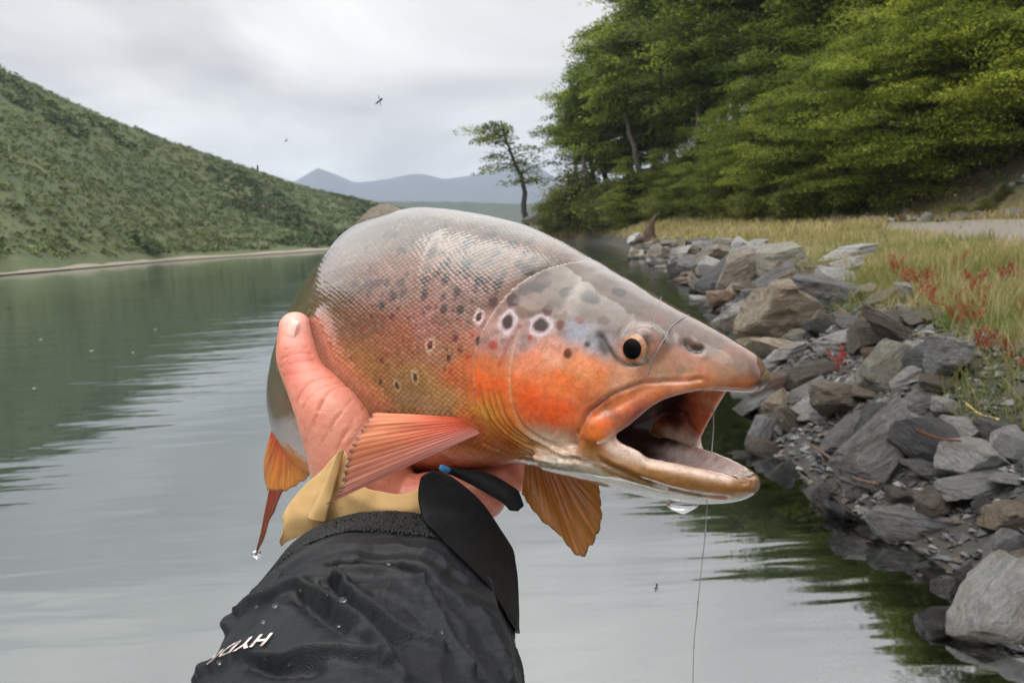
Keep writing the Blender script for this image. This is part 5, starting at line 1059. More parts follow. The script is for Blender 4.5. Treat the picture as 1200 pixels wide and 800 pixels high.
def fin(name, baseA, baseB, edge, nray, mat, thick=0.0009, ridge=0.0006, curl=0.0, seed=0, scal=0.012, nv=46):
    """fan between base points A-B (px,py,d) and an outer edge polyline [(px,py,d)]"""
    E = np.array([P(*e) for e in edge]); t = np.concatenate([[0], np.cumsum(np.linalg.norm(np.diff(E, axis=0), axis=1))]); t /= t[-1]
    nu = nray * 7; u = np.linspace(0, 1, nu); EE = smooth_interp(t, E, u)
    A, B_ = P(*baseA), P(*baseB); BB = A + (B_ - A) * u[:, None]
    v = np.linspace(0, 1, nv); nrm = unit(np.cross(B_ - A, EE[nu // 2] - A)); nrm = nrm * (-1 if nrm @ FW > 0 else 1)
    r_ = np.random.default_rng(seed); ph = u * nray + vnoise(np.stack([u * 9, u * 0], -1), 1, seed, 2) * 0.8
    fr = np.abs((ph % 1) - 0.5) * 2; raym = sstep(0.42, 0.05, fr)        # 1 on the ray
    fr2 = np.abs(((ph * 2) % 1) - 0.5) * 2
    ln = 1 - scal * (2.2 * sstep(0.25, 1.0, fr)) + r_.normal(0, scal * 0.45, nu) - (np.clip(vnoise(np.stack([u * 13, u * 0], -1), 1, seed + 2, 3), 0, 1) * scal * 5.0)
    Pn = BB[:, None] + (EE - BB)[:, None] * (v[None, :, None] * ln[:, None, None])
    rr = raym[:, None] * (1 - v[None] * 0.55) + sstep(0.4, 0.05, fr2)[:, None] * np.clip(v[None] - 0.45, 0, 1) * 0.8
    off = (rr * ridge * (1 - 0.6 * v[None]) + curl * np.sin(v[None] * math.pi) * (0.6 + 0.4 * np.sin(u * 5))[:, None] + vnoise(np.stack([np.repeat(u[:, None], nv, 1) * 5, np.repeat(v[None], nu, 0) * 2], -1).reshape(-1, 2), 1, seed + 5, 2).reshape(nu, nv) * 0.006 * v[None])
    th_ = thick * (1 - 0.75 * v)[None, :, None]
    top = Pn + nrm * (off[..., None] + th_ / 2); bot = Pn + nrm * (off[..., None] * 0.6 - th_ / 2)
    Vv = np.concatenate([top.reshape(-1, 3), bot.reshape(-1, 3)]); F1 = grid_faces(nu, nv); F2 = grid_faces(nu, nv, off=nu * nv)[:, ::-1]
    k = nu * nv; rim = list(range(0, nv)) + [i * nv + nv - 1 for i in range(1, nu)] + [(nu - 1) * nv + j for j in range(nv - 2, -1, -1)] + [i * nv for i in range(nu - 2, 0, -1)]
    rim = np.array(rim); r2 = np.roll(rim, -1); F3 = np.stack([rim, rim + k, r2 + k, r2], -1)
    me = mesh_np(name, Vv, np.concatenate([F1, F2, F3]))
    fu = np.stack([np.repeat(u[:, None], nv, 1), np.repeat(v[None], nu, 0), np.zeros((nu, nv))], -1).reshape(-1, 3)
    set_attr(me, 'fuv', np.concatenate([fu, fu]), 'FLOAT_VECTOR'); set_attr(me, 'ray', np.concatenate([rr.ravel(), rr.ravel()]), 'FLOAT')
    return child(name, me, mat, trout)
m_pec = fin_mat('pectoral_fin_skin', (226, 92, 50), (226, 138, 90), (232, 168, 142), (232, 172, 164))
m_pec2 = fin_mat('far_fin_skin', (176, 102, 40), (188, 128, 62), (120, 66, 22))
m_pel = fin_mat('pelvic_fin_skin', (210, 96, 44), (206, 138, 62), (176, 70, 36))
m_red = fin_mat('red_fin_skin', (150, 60, 40), (128, 66, 44), (100, 44, 30))
dp = lambda x, y: float(proj(bend(pick(x, y)[None]))[0, 2])
dpb = dp(556, 500)
fin('pectoral_fin', (566, 506, dpb + 0.004), (548, 490, dpb + 0.004), [(382, 591, dpb - 0.020), (398, 572, dpb - 0.024), (404, 545, dpb - 0.026), (414, 518, dpb - 0.026), (426, 498, dpb - 0.024), (438, 483, dpb - 0.016)], 15, m_pec, curl=0.004, seed=4)
fin('pectoral_fin', (616, 538, 0.512), (664, 540, 0.508), [(611, 580, 0.515), (632, 606, 0.515), (655, 626, 0.515), (680, 653, 0.512), (699, 632, 0.508), (706, 600, 0.505), (702, 566, 0.502)], 12, m_pec2, seed=6, ridge=0.0007)
fin('pelvic_fin', (352, 500, 0.66), (318, 505, 0.66), [(372, 548, 0.645), (352, 566, 0.65), (330, 576, 0.655), (313, 574, 0.66), (309, 548, 0.66), (313, 520, 0.66)], 9, m_pel, seed=8)
fin('pelvic_fin', (318, 560, 0.69), (336, 566, 0.68), [(299, 655, 0.70), (304, 645, 0.70), (316, 612, 0.69), (328, 582, 0.685)], 4, m_red, seed=9, scal=0.0)
# dorsal, adipose, anal and tail fins, on the parts that turn away
def fin_local(name, base, edge, nray, mat, seed):
    q = lambda L_: [tuple(x) for x in proj(bend(np.array(L_, float)))]
    b = q(base); return fin(name, b[0], b[1], q(edge), nray, mat, seed=seed)
m_dor = fin_mat('dorsal_fin_skin', (176, 168, 156), (184, 174, 160), (150, 140, 126))
fin_local('dorsal_fin', [(0.250, 0, 0.108), (0.33, 0, 0.094)], [(0.256, 0.001, 0.1145), (0.263, 0.003, 0.1195), (0.272, 0.006, 0.1180), (0.30, 0.010, 0.1035), (0.35, 0.014, 0.086)], 12, m_dor, 11)
fin_local('anal_fin', [(0.50, 0, -0.028), (0.56, 0, -0.012)], [(0.52, 0, -0.075), (0.55, 0, -0.070), (0.59, 0, -0.035)], 9, m_pec2, 13)
fin_local('tail_fin', [(0.67, 0, 0.050), (0.67, 0, -0.008)], [(0.76, 0, 0.098), (0.765, 0, 0.06), (0.755, 0, 0.02), (0.765, 0, -0.02), (0.755, 0, -0.058)], 18, m_dor, 14)
fin_local('adipose_fin', [(0.555, 0, 0.058), (0.575, 0, 0.054)], [(0.585, 0, 0.082), (0.600, 0, 0.078), (0.597, 0, 0.066)], 4, m_dor, 15)
# ================================================================ HAND, FOREARM AND SLEEVE
def capsule_chain(pts, rad, n=60, m=28):
    pts = np.asarray(pts, float); rad = np.asarray(rad, float)
    t = np.concatenate([[0], np.cumsum(np.linalg.norm(np.diff(pts, axis=0), axis=1))]); tt = np.linspace(0, t[-1], n)
    q = smooth_interp(t, pts, tt); r = smooth_interp(t, rad, tt)
    d0 = unit(q[0] - q[1]); d1 = unit(q[-1] - q[-2]); k = np.linspace(0.98, 0.1, 8) 
    q = np.concatenate([q[0] + d0 * r[0] * k[:, None], q, q[-1] + d1 * r[-1] * k[::-1][:, None]])
    cr = np.sqrt(1 - k ** 2); r = np.concatenate([r[0] * cr, r, r[-1] * cr[::-1]])
    return tube_np(q, r, m)
hp = []
TH = [(346, 384, .5450, .0112), (347, 398, .5435, .0128), (349, 415, .5400, .0146), (358, 440, .5340, .0150), (372, 462, .5265, .0185), (390, 488, .5230, .0240), (408, 520, .5270, .0285), (428, 566, .535, .0330), (452, 632, .530, .0320)]
hp.append(capsule_chain([P(a, b, c) for a, b, c, _ in TH], [r for *_, r in TH]))
WR = [(440, 590, .545, .030), (455, 640, .528, .030), (452, 700, .500, .029), (440, 780, .450, .031), (425, 900, .39, .036), (410, 1050, .33, .040)]
hp.append(capsule_chain([P(a, b, c) for a, b, c, _ in WR], [r for *_, r in WR]))
WR2 = [(592, 556, .552, .016), (560, 572, .552, .022), (520, 606, .550, .025), (480, 650, .525, .027), (470, 710, .495, .027)]
hp.append(capsule_chain([P(a, b, c) for a, b, c, _ in WR2], [r for *_, r in WR2]))
fb = lambda *L_: bend(np.array(L_, float))
for k, (s0, ln, rr, y0) in enumerate([(0.262, 0.95, .0098, .040), (0.236, 1.05, .0102, .030), (0.210, 1.0, .0098, .020), (0.186, 0.85, .0086, .012)]):
    zb = float(vz(s0)[0])
    pth = fb((s0 + .004, y0, zb - 0.014), (s0 + .002, y0 - .022, zb - 0.0135), (s0, y0 - .046 if y0 < .03 else -.014, zb - 0.010), (s0 - .004, -0.040 * ln ** .3, zb + 0.006), (s0 - .008, -0.0600, zb + 0.030), (s0 - .012, -0.0680, zb + 0.030 + 0.024 * ln))
    hp.append(capsule_chain(pth, [rr * 1.6, rr * 1.5, rr * 1.15, rr * 1.05, rr * .95, rr * .78]))
# palm
hp.append(capsule_chain(fb((0.265, 0.040, -0.084), (0.235, 0.030, -0.090), (0.205, 0.018, -0.088), (0.180, 0.008, -0.082)), [.020, .020, .019, .016]))
V, Fs = merge(hp); ob = add_obj('hand_blank', mesh_np('hand_blank', V, Fs))
md = ob.modifiers.new('r', 'REMESH'); md.mode = 'VOXEL'; md.voxel_size = 0.0013
md = ob.modifiers.new('s', 'SMOOTH'); md.factor = 0.5; md.iterations = 14
hme = eval_mesh(ob); bpy.data.objects.remove(ob)
HVt = mesh_arrays(hme); HN = mesh_normals(hme); hpj = proj(HVt)
def picker(Vw, pjw):
    def f(px, py):
        d2 = (pjw[:, 0] - px) ** 2 + (pjw[:, 1] - py) ** 2; c = np.where(d2 < max(9.0, d2.min() + 4))[0]
        return c[np.argmin(pjw[c, 2])], math.sqrt(d2.min())
    return f
hpick = picker(HVt, hpj)
def poly_dist(Vw, idx, pts3):
    best = np.full(len(idx), 1e9); q = Vw[idx]
    for a, b in zip(pts3[:-1], pts3[1:]):
        d = b - a; dd = max(d @ d, 1e-14); t = np.clip(((q - a) @ d) / dd, 0, 1)
        best = np.minimum(best, np.linalg.norm(q - (a + t[:, None] * d), axis=1))
    return best
def px_line(pts, Vw, pk, step=5):
    pl = np.array(pts, float); sl = np.linalg.norm(np.diff(pl, axis=0), axis=1); t = np.concatenate([[0], np.cumsum(sl)])
    q = smooth_interp(t, pl, np.linspace(0, t[-1], max(2, int(t[-1] / step)))); r_ = np.array([Vw[pk(a, b)[0]] for a, b in q])
    for _ in range(6):
        if len(r_) > 3: r_[1:-1] = (r_[:-2] + 2 * r_[1:-1] + r_[2:]) / 4
    return r_
hd = np.zeros(len(HVt)); hcol = np.tile(srgb((214, 132, 108)), (len(HVt), 1))
near_h = np.where(hpj[:, 1] < 640)[0]
hn = vnoise(HVt, 70, 3, 3)
def htint(m, c, am): hcol[:] = hcol * (1 - (m * am)[:, None]) + srgb(c) * (m * am)[:, None]
htint(np.clip(hn * 2 + .3, 0, 1), (196, 96, 80), 0.75); htint(np.clip(vnoise(HVt, 190, 9, 2) * 2.2, 0, 1), (226, 164, 142), 0.6)
for c_, rr, col, am in [((345, 425), .016, (206, 104, 92), .55), ((346, 374), .010, (240, 196, 184), .8), ((352, 392), .010, (232, 150, 138), .5), ((380, 440), .02, (216, 128, 108), .4), ((400, 500), .03, (222, 158, 132), .4)]:
    i, _ = hpick(*c_); htint(np.exp(-(np.linalg.norm(HVt - HVt[i], axis=1) / rr) ** 2), col, am)
CRE = [([(333, 408), (345, 404), (362, 406)], .0009, .0006), ([(327, 420), (340, 413), (366, 412)], .0010, .0008), ([(326, 430), (342, 424), (370, 420)], .0010, .0008), ([(330, 440), (346, 436), (376, 430)], .0010, .0007),
       ([(345, 474), (352, 456), (366, 444), (392, 440)], .0011, .0010), ([(352, 478), (362, 462), (378, 452), (400, 446)], .0010, .0008), ([(372, 478), (380, 462), (396, 451), (412, 450)], .0013, .0013),
       ([(366, 500), (370, 482), (380, 468)], .0009, .0006), ([(386, 505), (398, 484), (414, 466)], .0009, .0006), ([(402, 512), (414, 492), (428, 476)], .0009, .0006), ([(376, 520), (386, 500), (402, 480)], .0009, .0005), ([(412, 520), (424, 500), (438, 484)], .0009, .0005), ([(392, 530), (404, 512), (416, 496)], .0009, .0005), ([(356, 520), (362, 500), (368, 486)], .0009, .0005)]
for pts, w_, dpt in CRE:
    d = poly_dist(HVt, near_h, px_line(pts, HVt, hpick)); g = np.exp(-(d / (w_ * .85)) ** 2); hd[near_h] -= g * dpt * 1.0
    m = np.zeros(len(HVt)); m[near_h] = g; htint(m, (176, 92, 76), 0.38)
hd += vnoise(HVt, 330, 13, 3) * 0.0006
HV2 = HVt + HN * hd[:, None]
hme.vertices.foreach_set('co', HV2.ravel()); hme.update(); set_attr(hme, 'skin', np.clip(hcol * (1 + vnoise(HVt, 700, 15, 2)[:, None] * .12), 0, 1))
hme.polygons.foreach_set('use_smooth', np.ones(len(hme.polygons), bool))
mSk, t, b, o = new_mat('human_skin'); at = N(t, 'ShaderNodeAttribute', attribute_name='skin'); t.links.new(at.outputs['Color'], b.inputs['Base Color'])
geo = N(t, 'ShaderNodeNewGeometry'); v_ = N(t, 'ShaderNodeTexVoronoi', feature='DISTANCE_TO_EDGE', inp={'Scale': 620}); t.links.new(geo.outputs['Position'], v_.inputs['Vector'])
n_ = noise(t, 1500, 3, .6, geo.outputs['Position'])
t.links.new(bump(t, mathn(t, 'ADD', mathn(t, 'MULTIPLY', v_.outputs['Distance'], 1.2), n_), 0.42, 0.0008), b.inputs['Normal'])
b.inputs['Roughness'].default_value = 0.45; b.inputs['Subsurface Weight'].default_value = 0.25; b.inputs['Subsurface Radius'].default_value = (0.008, 0.003, 0.0015); b.inputs['Subsurface Scale'].default_value = 0.5
b.inputs['Coat Weight'].default_value = 0.25; b.inputs['Coat Roughness'].default_value = 0.2
person = empty('person', tuple(P(452, 700, .5))); tag(person, 'person reaching out an arm in a black rain jacket, hand under the trout', 'person')
hand = child('hand_and_forearm', hme, mSk, person)
# thumbnail
i_, _ = hpick(337, 384); c0 = HV2[i_]; nn_ = unit(HN[i_] * .8 - RT * .5); up_ = unit(P(346, 368, .545) - P(341, 400, .5425)); up_ = unit(up_ - nn_ * (up_ @ nn_)); sd2 = np.cross(up_, nn_)
u_ = np.linspace(-1, 1, 15); v2 = np.linspace(-1, 1, 15); UU, VV = np.meshgrid(u_, v2, indexing='ij')
w_ = np.sqrt(np.clip(1 - (np.abs(VV) ** 4) * .5, 0, 1))
nv_ = c0 + up_ * (VV * .0072)[..., None] + sd2 * (UU * .0058 * w_)[..., None] + nn_ * (0.0010 - UU ** 2 * .0026 - VV ** 2 * .0010)[..., None]
nv_ = nv_.reshape(-1, 3); nm = mesh_np('thumbnail', np.concatenate([nv_, nv_ - nn_ * .0012]), np.concatenate([grid_faces(15, 15), grid_faces(15, 15, off=225)[:, ::-1]]))
m_nail = simple_mat('nail', srgb((236, 190, 176)), 0.3, 0.5, 0.5, 200, srgb((222, 164, 150)))
nail = child('thumbnail', nm, m_nail, person)

# ---- sleeve
SLV = [(458, 684, .505, .0710, .0530), (455, 700, .492, .0730, .0555), (442, 760, .450, .0765, .0610), (425, 850, .400, .0830, .0670), (410, 965, .350, .0870, .0710), (398, 1120, .300, .0900, .0740), (390, 1300, .26, .092, .076)]
cs = np.array([P(a, b, c) for a, b, c, *_ in SLV]); ts = np.concatenate([[0], np.cumsum(np.linalg.norm(np.diff(cs, axis=0), axis=1))])
NU, NV_ = 300, 420
tt = np.linspace(0, ts[-1] * .985, NU); cc = smooth_interp(ts, cs, tt); ra = smooth_interp(ts, [q[3] for q in SLV], tt); rb = smooth_interp(ts, [q[4] for q in SLV], tt)
tn = unit(np.gradient(cc, axis=0)); sx = unit(RT[None] - tn * (tn @ RT)[:, None]); sy = np.cross(sx, tn); sy *= np.sign(sy @ UP)[:, None]
ph = np.linspace(0, 2 * math.pi, NV_, endpoint=False)
SV = cc[:, None] + ra[:, None, None] * np.cos(ph)[None, :, None] * sx[:, None] + rb[:, None, None] * np.sin(ph)[None, :, None] * sy[:, None]
SN = unit(np.cos(ph)[None, :, None] * sx[:, None] / ra[:, None, None] + np.sin(ph)[None, :, None] * sy[:, None] / rb[:, None, None])
SVf, SNf = SV.reshape(-1, 3), SN.reshape(-1, 3); spj = proj(SVf); facing = np.einsum('ij,ij->i', SNf, CAM - SVf) > -0.01
fi = np.where(facing)[0]
_sp = picker(SVf[fi], spj[fi]); spick = lambda x, y: (fi[_sp(x, y)[0]], _sp(x, y)[1])
def spx(px, py, lift=0.0):
    i, d = spick(px, py); return P(px, py, spj[i, 2] - lift)
uvw = np.stack([np.repeat(tt[:, None], NV_, 1), np.repeat((ph * .075)[None], NU, 0)], -1).reshape(-1, 2)
sdp = np.zeros(len(SVf))
tsv = uvw[:, 0]
wob = np.stack([uvw[:, 0] * 1.0 + vnoise(SVf, 14, 5, 2) * .06, uvw[:, 1] * .0 + vnoise(SVf, 9, 6, 2) * .08], -1)
rid = 1 - np.abs(vnoise(SVf + wob[:, :1] * .3, 17, 7, 2)) * 4; rid2 = 1 - np.abs(vnoise(SVf, 34, 8, 2)) * 4
sdp += (np.sign(rid) * np.abs(np.clip(rid, -1, 1)) ** 1.5 * .0030 + np.abs(np.clip(rid2, 0, 1)) ** 2 * .0026 + np.abs(np.clip(1 - np.abs(vnoise(SVf, 75, 9, 2)) * 5, 0, 1)) ** 2 * .0007) * sstep(.012, .05, tsv)
sdp += .0014 * np.exp(-((tsv - .0335) / .0012) ** 2) + .0010 * np.exp(-((tsv - .0375) / .0008) ** 2) + .0012 * np.exp(-((tsv - .0015) / .0012) ** 2)
FOLDS = [([(330, 668), (355, 645), (400, 630), (450, 624), (500, 632), (540, 652), (580, 690)], .0022, -.0022), ([(335, 680), (390, 648), (440, 643), (500, 655), (545, 682)], .0040, .0026),
         ([(390, 664), (440, 660), (480, 667), (515, 690), (545, 720), (570, 760)], .0028, -.0042), ([(400, 672), (450, 674), (490, 690), (520, 715)], .0042, .0030),
         ([(396, 684), (420, 706), (450, 730), (480, 748), (512, 766)], .0034, .0042), ([(388, 692), (412, 716), (440, 740), (470, 758)], .0030, -.0030),
         ([(270, 735), (300, 712), (330, 700), (354, 691), (372, 702), (400, 720), (430, 745), (452, 785)], .0040, .0052), ([(282, 722), (310, 700), (338, 688)], .0042, -.0048), ([(350, 706), (375, 722), (402, 742)], .0050, -.0034),
         ([(300, 705), (320, 692), (345, 686), (380, 684), (412, 690)], .0030, .0024), ([(236, 800), (262, 776), (292, 772), (330, 776), (380, 768), (430, 776)], .0044, .0044), ([(300, 782), (330, 790), (370, 786)], .0050, -.0034),
         ([(492, 694), (506, 712), (520, 745), (545, 790)], .0038, .0044), ([(505, 700), (524, 730), (545, 765), (565, 800)], .0050, -.0052), ([(556, 720), (580, 760), (590, 800)], .0030, .0034), ([(440, 700), (470, 712), (500, 735)], .0026, -.0018), ([(420, 750), (450, 770), (470, 800)], .0034, .0028)]
for pts, w_, a_ in FOLDS:
    p3 = np.array([SVf[spick(x, y)[0]] for x, y in smooth_interp(np.arange(len(pts)), np.array(pts, float), np.linspace(0, len(pts) - 1, len(pts) * 5))])
    d = poly_dist(SVf, fi, p3); sdp[fi] += 1.35 * a_ * np.exp(-(d / (w_ * .8)) ** 2)
SV2 = SVf + SNf * sdp[:, None]; sq = SV2.reshape(NU, NV_, 3)
inner = (SVf - SNf * .004).reshape(NU, NV_, 3)[:40]           # turned-in hem
Vall = np.concatenate([inner[::-1].reshape(-1, 3), SV2]); Fq = grid_faces(NU + 40, NV_, True)
sme = mesh_np('jacket_sleeve', Vall, Fq)
suv2 = np.concatenate([uvw.reshape(NU, NV_, 2)[:40][::-1].reshape(-1, 2), uvw]); set_attr(sme, 'suv', np.concatenate([suv2, suv2[:, :1] * 0], 1), 'FLOAT_VECTOR')
mJ, t, b, o = new_mat('black_ripstop'); uv = N(t, 'ShaderNodeAttribute', attribute_name='suv'); sp = N(t, 'ShaderNodeSeparateXYZ'); t.links.new(uv.outputs['Vector'], sp.inputs[0])
def gridline(sock, freq, width):
    f = mathn(t, 'FRACT', mathn(t, 'MULTIPLY', sock, freq)); return mathn(t, 'GREATER_THAN', f, 1 - width)
gl_ = mathn(t, 'MAXIMUM', gridline(sp.outputs[0], 210, .16), gridline(sp.outputs[1], 210, .16))
geo = N(t, 'ShaderNodeNewGeometry'); n1 = noise(t, 30, 4, .6, geo.outputs['Position']); n2 = noise(t, 1400, 2, .5, geo.outputs['Position'])
wetm = ramp(t, noise(t, 16, 4, .55, geo.outputs['Position'], .5), [(0.50, (0, 0, 0)), (0.60, (1, 1, 1))])
base = mixc(t, n1, (0.006, 0.0075, 0.010), (0.015, 0.018, 0.023)); base = mixc(t, mathn(t, 'MULTIPLY', gl_, .62), base, (0.007, 0.0075, 0.009)); base = mixc(t, mathn(t, 'MULTIPLY', wetm, .45), base, (0.007, 0.0075, 0.009))
t.links.new(base, b.inputs['Base Color']); t.links.new(mixc(t, wetm, (.60, .60, .60), (.40, .40, .40)), b.inputs['Roughness'])
t.links.new(bump(t, mathn(t, 'ADD', mathn(t, 'MULTIPLY', gl_, .8), n2), 0.7, .0005), b.inputs['Normal']); b.inputs['Specular IOR Level'].default_value = .26
b.inputs['Sheen Weight'].default_value = .05; b.inputs['Sheen Roughness'].default_value = .4
sleeve = child('jacket_sleeve', sme, mJ, person); sleeve['label'] = 'black ripstop rain jacket sleeve with creases'
def sub(name, me, mat, par, label=None):
    o_ = add_obj(name, me, mat); o_.parent = par
    if label: o_['label'] = label
    return o_
# loop fastener band round the cuff: thousands of tiny loops
nL = 9000; r_ = np.random.default_rng(3); tl = r_.uniform(.004, .031, nL); al = r_.uniform(math.radians(60), math.radians(215), nL)
ii = np.clip(np.searchsorted(tt, tl), 0, NU - 1); jj_ = (al / (2 * math.pi) * NV_).astype(int) % NV_
pb = sq[ii, jj_]; nb_ = SN[ii, jj_]; tu = tn[ii]
LV, LF = [], []
base_d = unit(r_.normal(size=(nL, 3)) + 0); lat = unit(np.cross(nb_, base_d)); 
for q, (h_, w_) in enumerate([(0.0, 1.0), (.0011, .9), (.0017, 0.0), (.0011, -.9), (0.0, -1.0)]):
    c_ = pb + nb_ * (h_ + .0002) + lat * (w_ * .0010)
    LV.append(c_ + np.cross(lat, nb_) * .00028); LV.append(c_ - np.cross(lat, nb_) * .00028)
LVs = np.stack(LV, 1).reshape(-1, 3); idx = np.arange(nL)[:, None] * 10
LFs = np.concatenate([idx + np.array([[2 * q, 2 * q + 1, 2 * q + 3, 2 * q + 2]]) for q in range(4)])
m_loop = simple_mat('loop_fleece', (0.010, 0.011, 0.012), .55, 0, .5)
lb = sub('fastener_band', mesh_np('fastener_band', LVs, LFs), m_loop, sleeve, 'black fuzzy loop fastener band round the cuff'); lb['kind'] = 'stuff'
# stitched seams of the cuff
m_seam = simple_mat('seam_thread', (0.028, 0.029, 0.032), .7)
# tabs
def patch(name, Lc, Rc, mat, par, thick=.0028, nu=60, nv=40, round_=0.0, bulge=0.0, label=None, wr=.002):
    Lc, Rc = np.array(Lc, float), np.array(Rc, float); tq = np.linspace(0, 1, nu)
    A = smooth_interp(np.linspace(0, 1, len(Lc)), Lc, tq); B = smooth_interp(np.linspace(0, 1, len(Rc)), Rc, tq)
    v = np.linspace(0, 1, nv); Q = A[:, None] + (B - A)[:, None] * v[None, :, None]
    Pn = np.array([P(*x) for x in Q.reshape(-1, 3)]).reshape(nu, nv, 3)
    gu = np.gradient(Pn, axis=0); gv = np.gradient(Pn, axis=1); nn = unit(np.cross(gu, gv)); nn *= np.where((nn @ FW)[..., None] > 0, -1, 1)
    ed = np.minimum(np.minimum(v, 1 - v)[None, :] * 2, 1) ** .4 * np.ones((nu, 1))
    off = bulge * np.sin(v * math.pi)[None, :] + vnoise(Pn.reshape(-1, 3), 60, 3, 2).reshape(nu, nv) * wr
    top = Pn + nn * (off[..., None] + thick * .5 * ed[..., None]); bot = Pn + nn * (off[..., None] - thick * .5 * ed[..., None])
    k = nu * nv; rim = np.array(list(range(0, nv)) + [i * nv + nv - 1 for i in range(1, nu)] + [(nu - 1) * nv + j for j in range(nv - 2, -1, -1)] + [i * nv for i in range(nu - 2, 0, -1)]); r2 = np.roll(rim, -1)
    return sub(name, mesh_np(name, np.concatenate([top.reshape(-1, 3), bot.reshape(-1, 3)]), np.concatenate([grid_faces(nu, nv), grid_faces(nu, nv, off=k)[:, ::-1], np.stack([rim, rim + k, r2 + k, r2], -1)])), mat, par, label)
m_tab = simple_mat('tab_rubber', (0.006, 0.0062, 0.007), .6, 0, .2, 260, (0.012, 0.0125, 0.014), bmp=.4)
sd_px = lambda x, y, dflt, lift=.004: (x, y, (lambda i, d: spj[i, 2] - lift if d < 8 else dflt)(*spick(x, y)))
Lc = [(505, 552, .478), (493, 560, .478), (490, 580, .477), (494, 602, .474), sd_px(510, 624, .46, .009), sd_px(540, 654, .45, .010), sd_px(575, 690, .44, .010), sd_px(604, 738, .44, .009)]
Rc = [(507, 551.5, .478), (528, 558, .480), (548, 572, .484), (568, 592, .492), (588, 622, .502), sd_px(603, 650, .50, .006), sd_px(607, 685, .49, .006), sd_px(608, 742, .46, .008)]
patch('cuff_tab', Lc, Rc, m_tab, sleeve, label='smooth black rounded cuff tab')
patch('strap_end', [(523, 553, .492), (560, 572, .492), (590, 590, .492), (598, 598, .493), (607, 599, .494)], [(527, 547, .494), (565, 552, .495), (595, 566, .496), (608, 576, .497), (612, 590, .497)], m_tab, sleeve, .004, bulge=.001, label='rounded end of black cuff strap')
m_blue = simple_mat('blue_plastic', srgb((30, 120, 170)), .35)
patch('tab_tip', [(514, 549, .486), (517, 544, .486), (524, 546, .487)], [(520, 554, .486), (526, 553, .487), (529, 549, .488)], m_blue, sleeve, .002, 12, 10, label='small blue tip of the cuff strap')
# shirt cuff
mSh, t, b, o = new_mat('tan_shirt'); geo = N(t, 'ShaderNodeNewGeometry'); n1 = noise(t, 40, 5, .6, geo.outputs['Position']); wv = noise(t, 1600, 2, .5, geo.outputs['Position'])
t.links.new(mixc(t, n1, tuple(srgb((176, 138, 86))), tuple(srgb((206, 172, 118)))), b.inputs['Base Color']); b.inputs['Roughness'].default_value = .8; t.links.new(bump(t, wv, .4, .0006), b.inputs['Normal'])
shirt = patch('shirt_cuff', [(331, 606, .503), (336, 594, .505), (350, 575, .504), (374, 552, .500), (390, 536, .496), (402, 526, .492), (412, 548, .488), (430, 572, .487), (470, 580, .487), (500, 570, .488)], [(330, 640, .508), (338, 634, .505), (352, 628, .502), (372, 620, .498), (392, 614, .494), (406, 611, .492), (418, 609, .491), (440, 607, .490), (480, 607, .490), (510, 606, .490)], mSh, person, .0022, 120, 40, bulge=.003, label='tan shirt cuff showing above the sleeve', wr=.009)
fold = patch('shirt_fold', [(396, 530, .489), (384, 556, .490), (372, 582, .492), (360, 606, .495)], [(404, 526, .488), (396, 560, .486), (388, 586, .486), (380, 612, .488)], mSh, shirt, .0026, 40, 16, bulge=.002, wr=.004)
shirt.matrix_parent_inverse = Matrix.Translation(-Vector(person.location))
# the lettering near the hem edge of the photograph: upside down towards the wearer's elbow
cu = bpy.data.curves.new('sleeve_lettering', 'FONT'); cu.body = 'HYDR'; cu.size = 1.0; cu.resolution_u = 3; cu.shear = 0.28; cu.offset = 0.022; cu.space_character = 1.05
to = bpy.data.objects.new('txt', cu); COL.objects.link(to); dg = bpy.context.evaluated_depsgraph_get(); tm = bpy.data.meshes.new_from_object(to.evaluated_get(dg)); bpy.data.objects.remove(to)
bm = bmesh.new(); bm.from_mesh(tm); bmesh.ops.triangulate(bm, faces=bm.faces); bmesh.ops.subdivide_edges(bm, edges=bm.edges, cuts=2, use_grid_fill=True)
tv = np.array([v.co[:] for v in bm.verts]); bm.verts.index_update(); tf = np.array([[v.index for v in f.verts] for f in bm.faces if len(f.verts) == 3]); tq_ = np.array([[v.index for v in f.verts] for f in bm.faces if len(f.verts) == 4]); bm.free()
xw = tv[:, 0].max(); fx = tv[:, 0] / xw; fy = tv[:, 1] / .72
bx_ = np.interp(fx, [0, .3, .6, .85, 1.0], [321, 300, 276, 258, 249]); by_ = np.interp(fx, [0, .3, .6, .85, 1.0], [741, 744, 752, 762, 769])
qx = bx_ - fy * (7 + 2 * fx); qy = by_ + fy * (15 - 4 * fx)
spj[:] = proj(SV2)
_sp = picker(SV2[fi], spj[fi])
tw = np.array([spx(a, b_, .0008) for a, b_ in zip(qx, qy)])
m_txt = simple_mat('white_print', srgb((232, 218, 214)), .6)
sub('lettering', mesh_np('lettering', tw, [f for f in (tf, tq_) if len(f)], False), m_txt, sleeve, 'white slanted brand lettering')
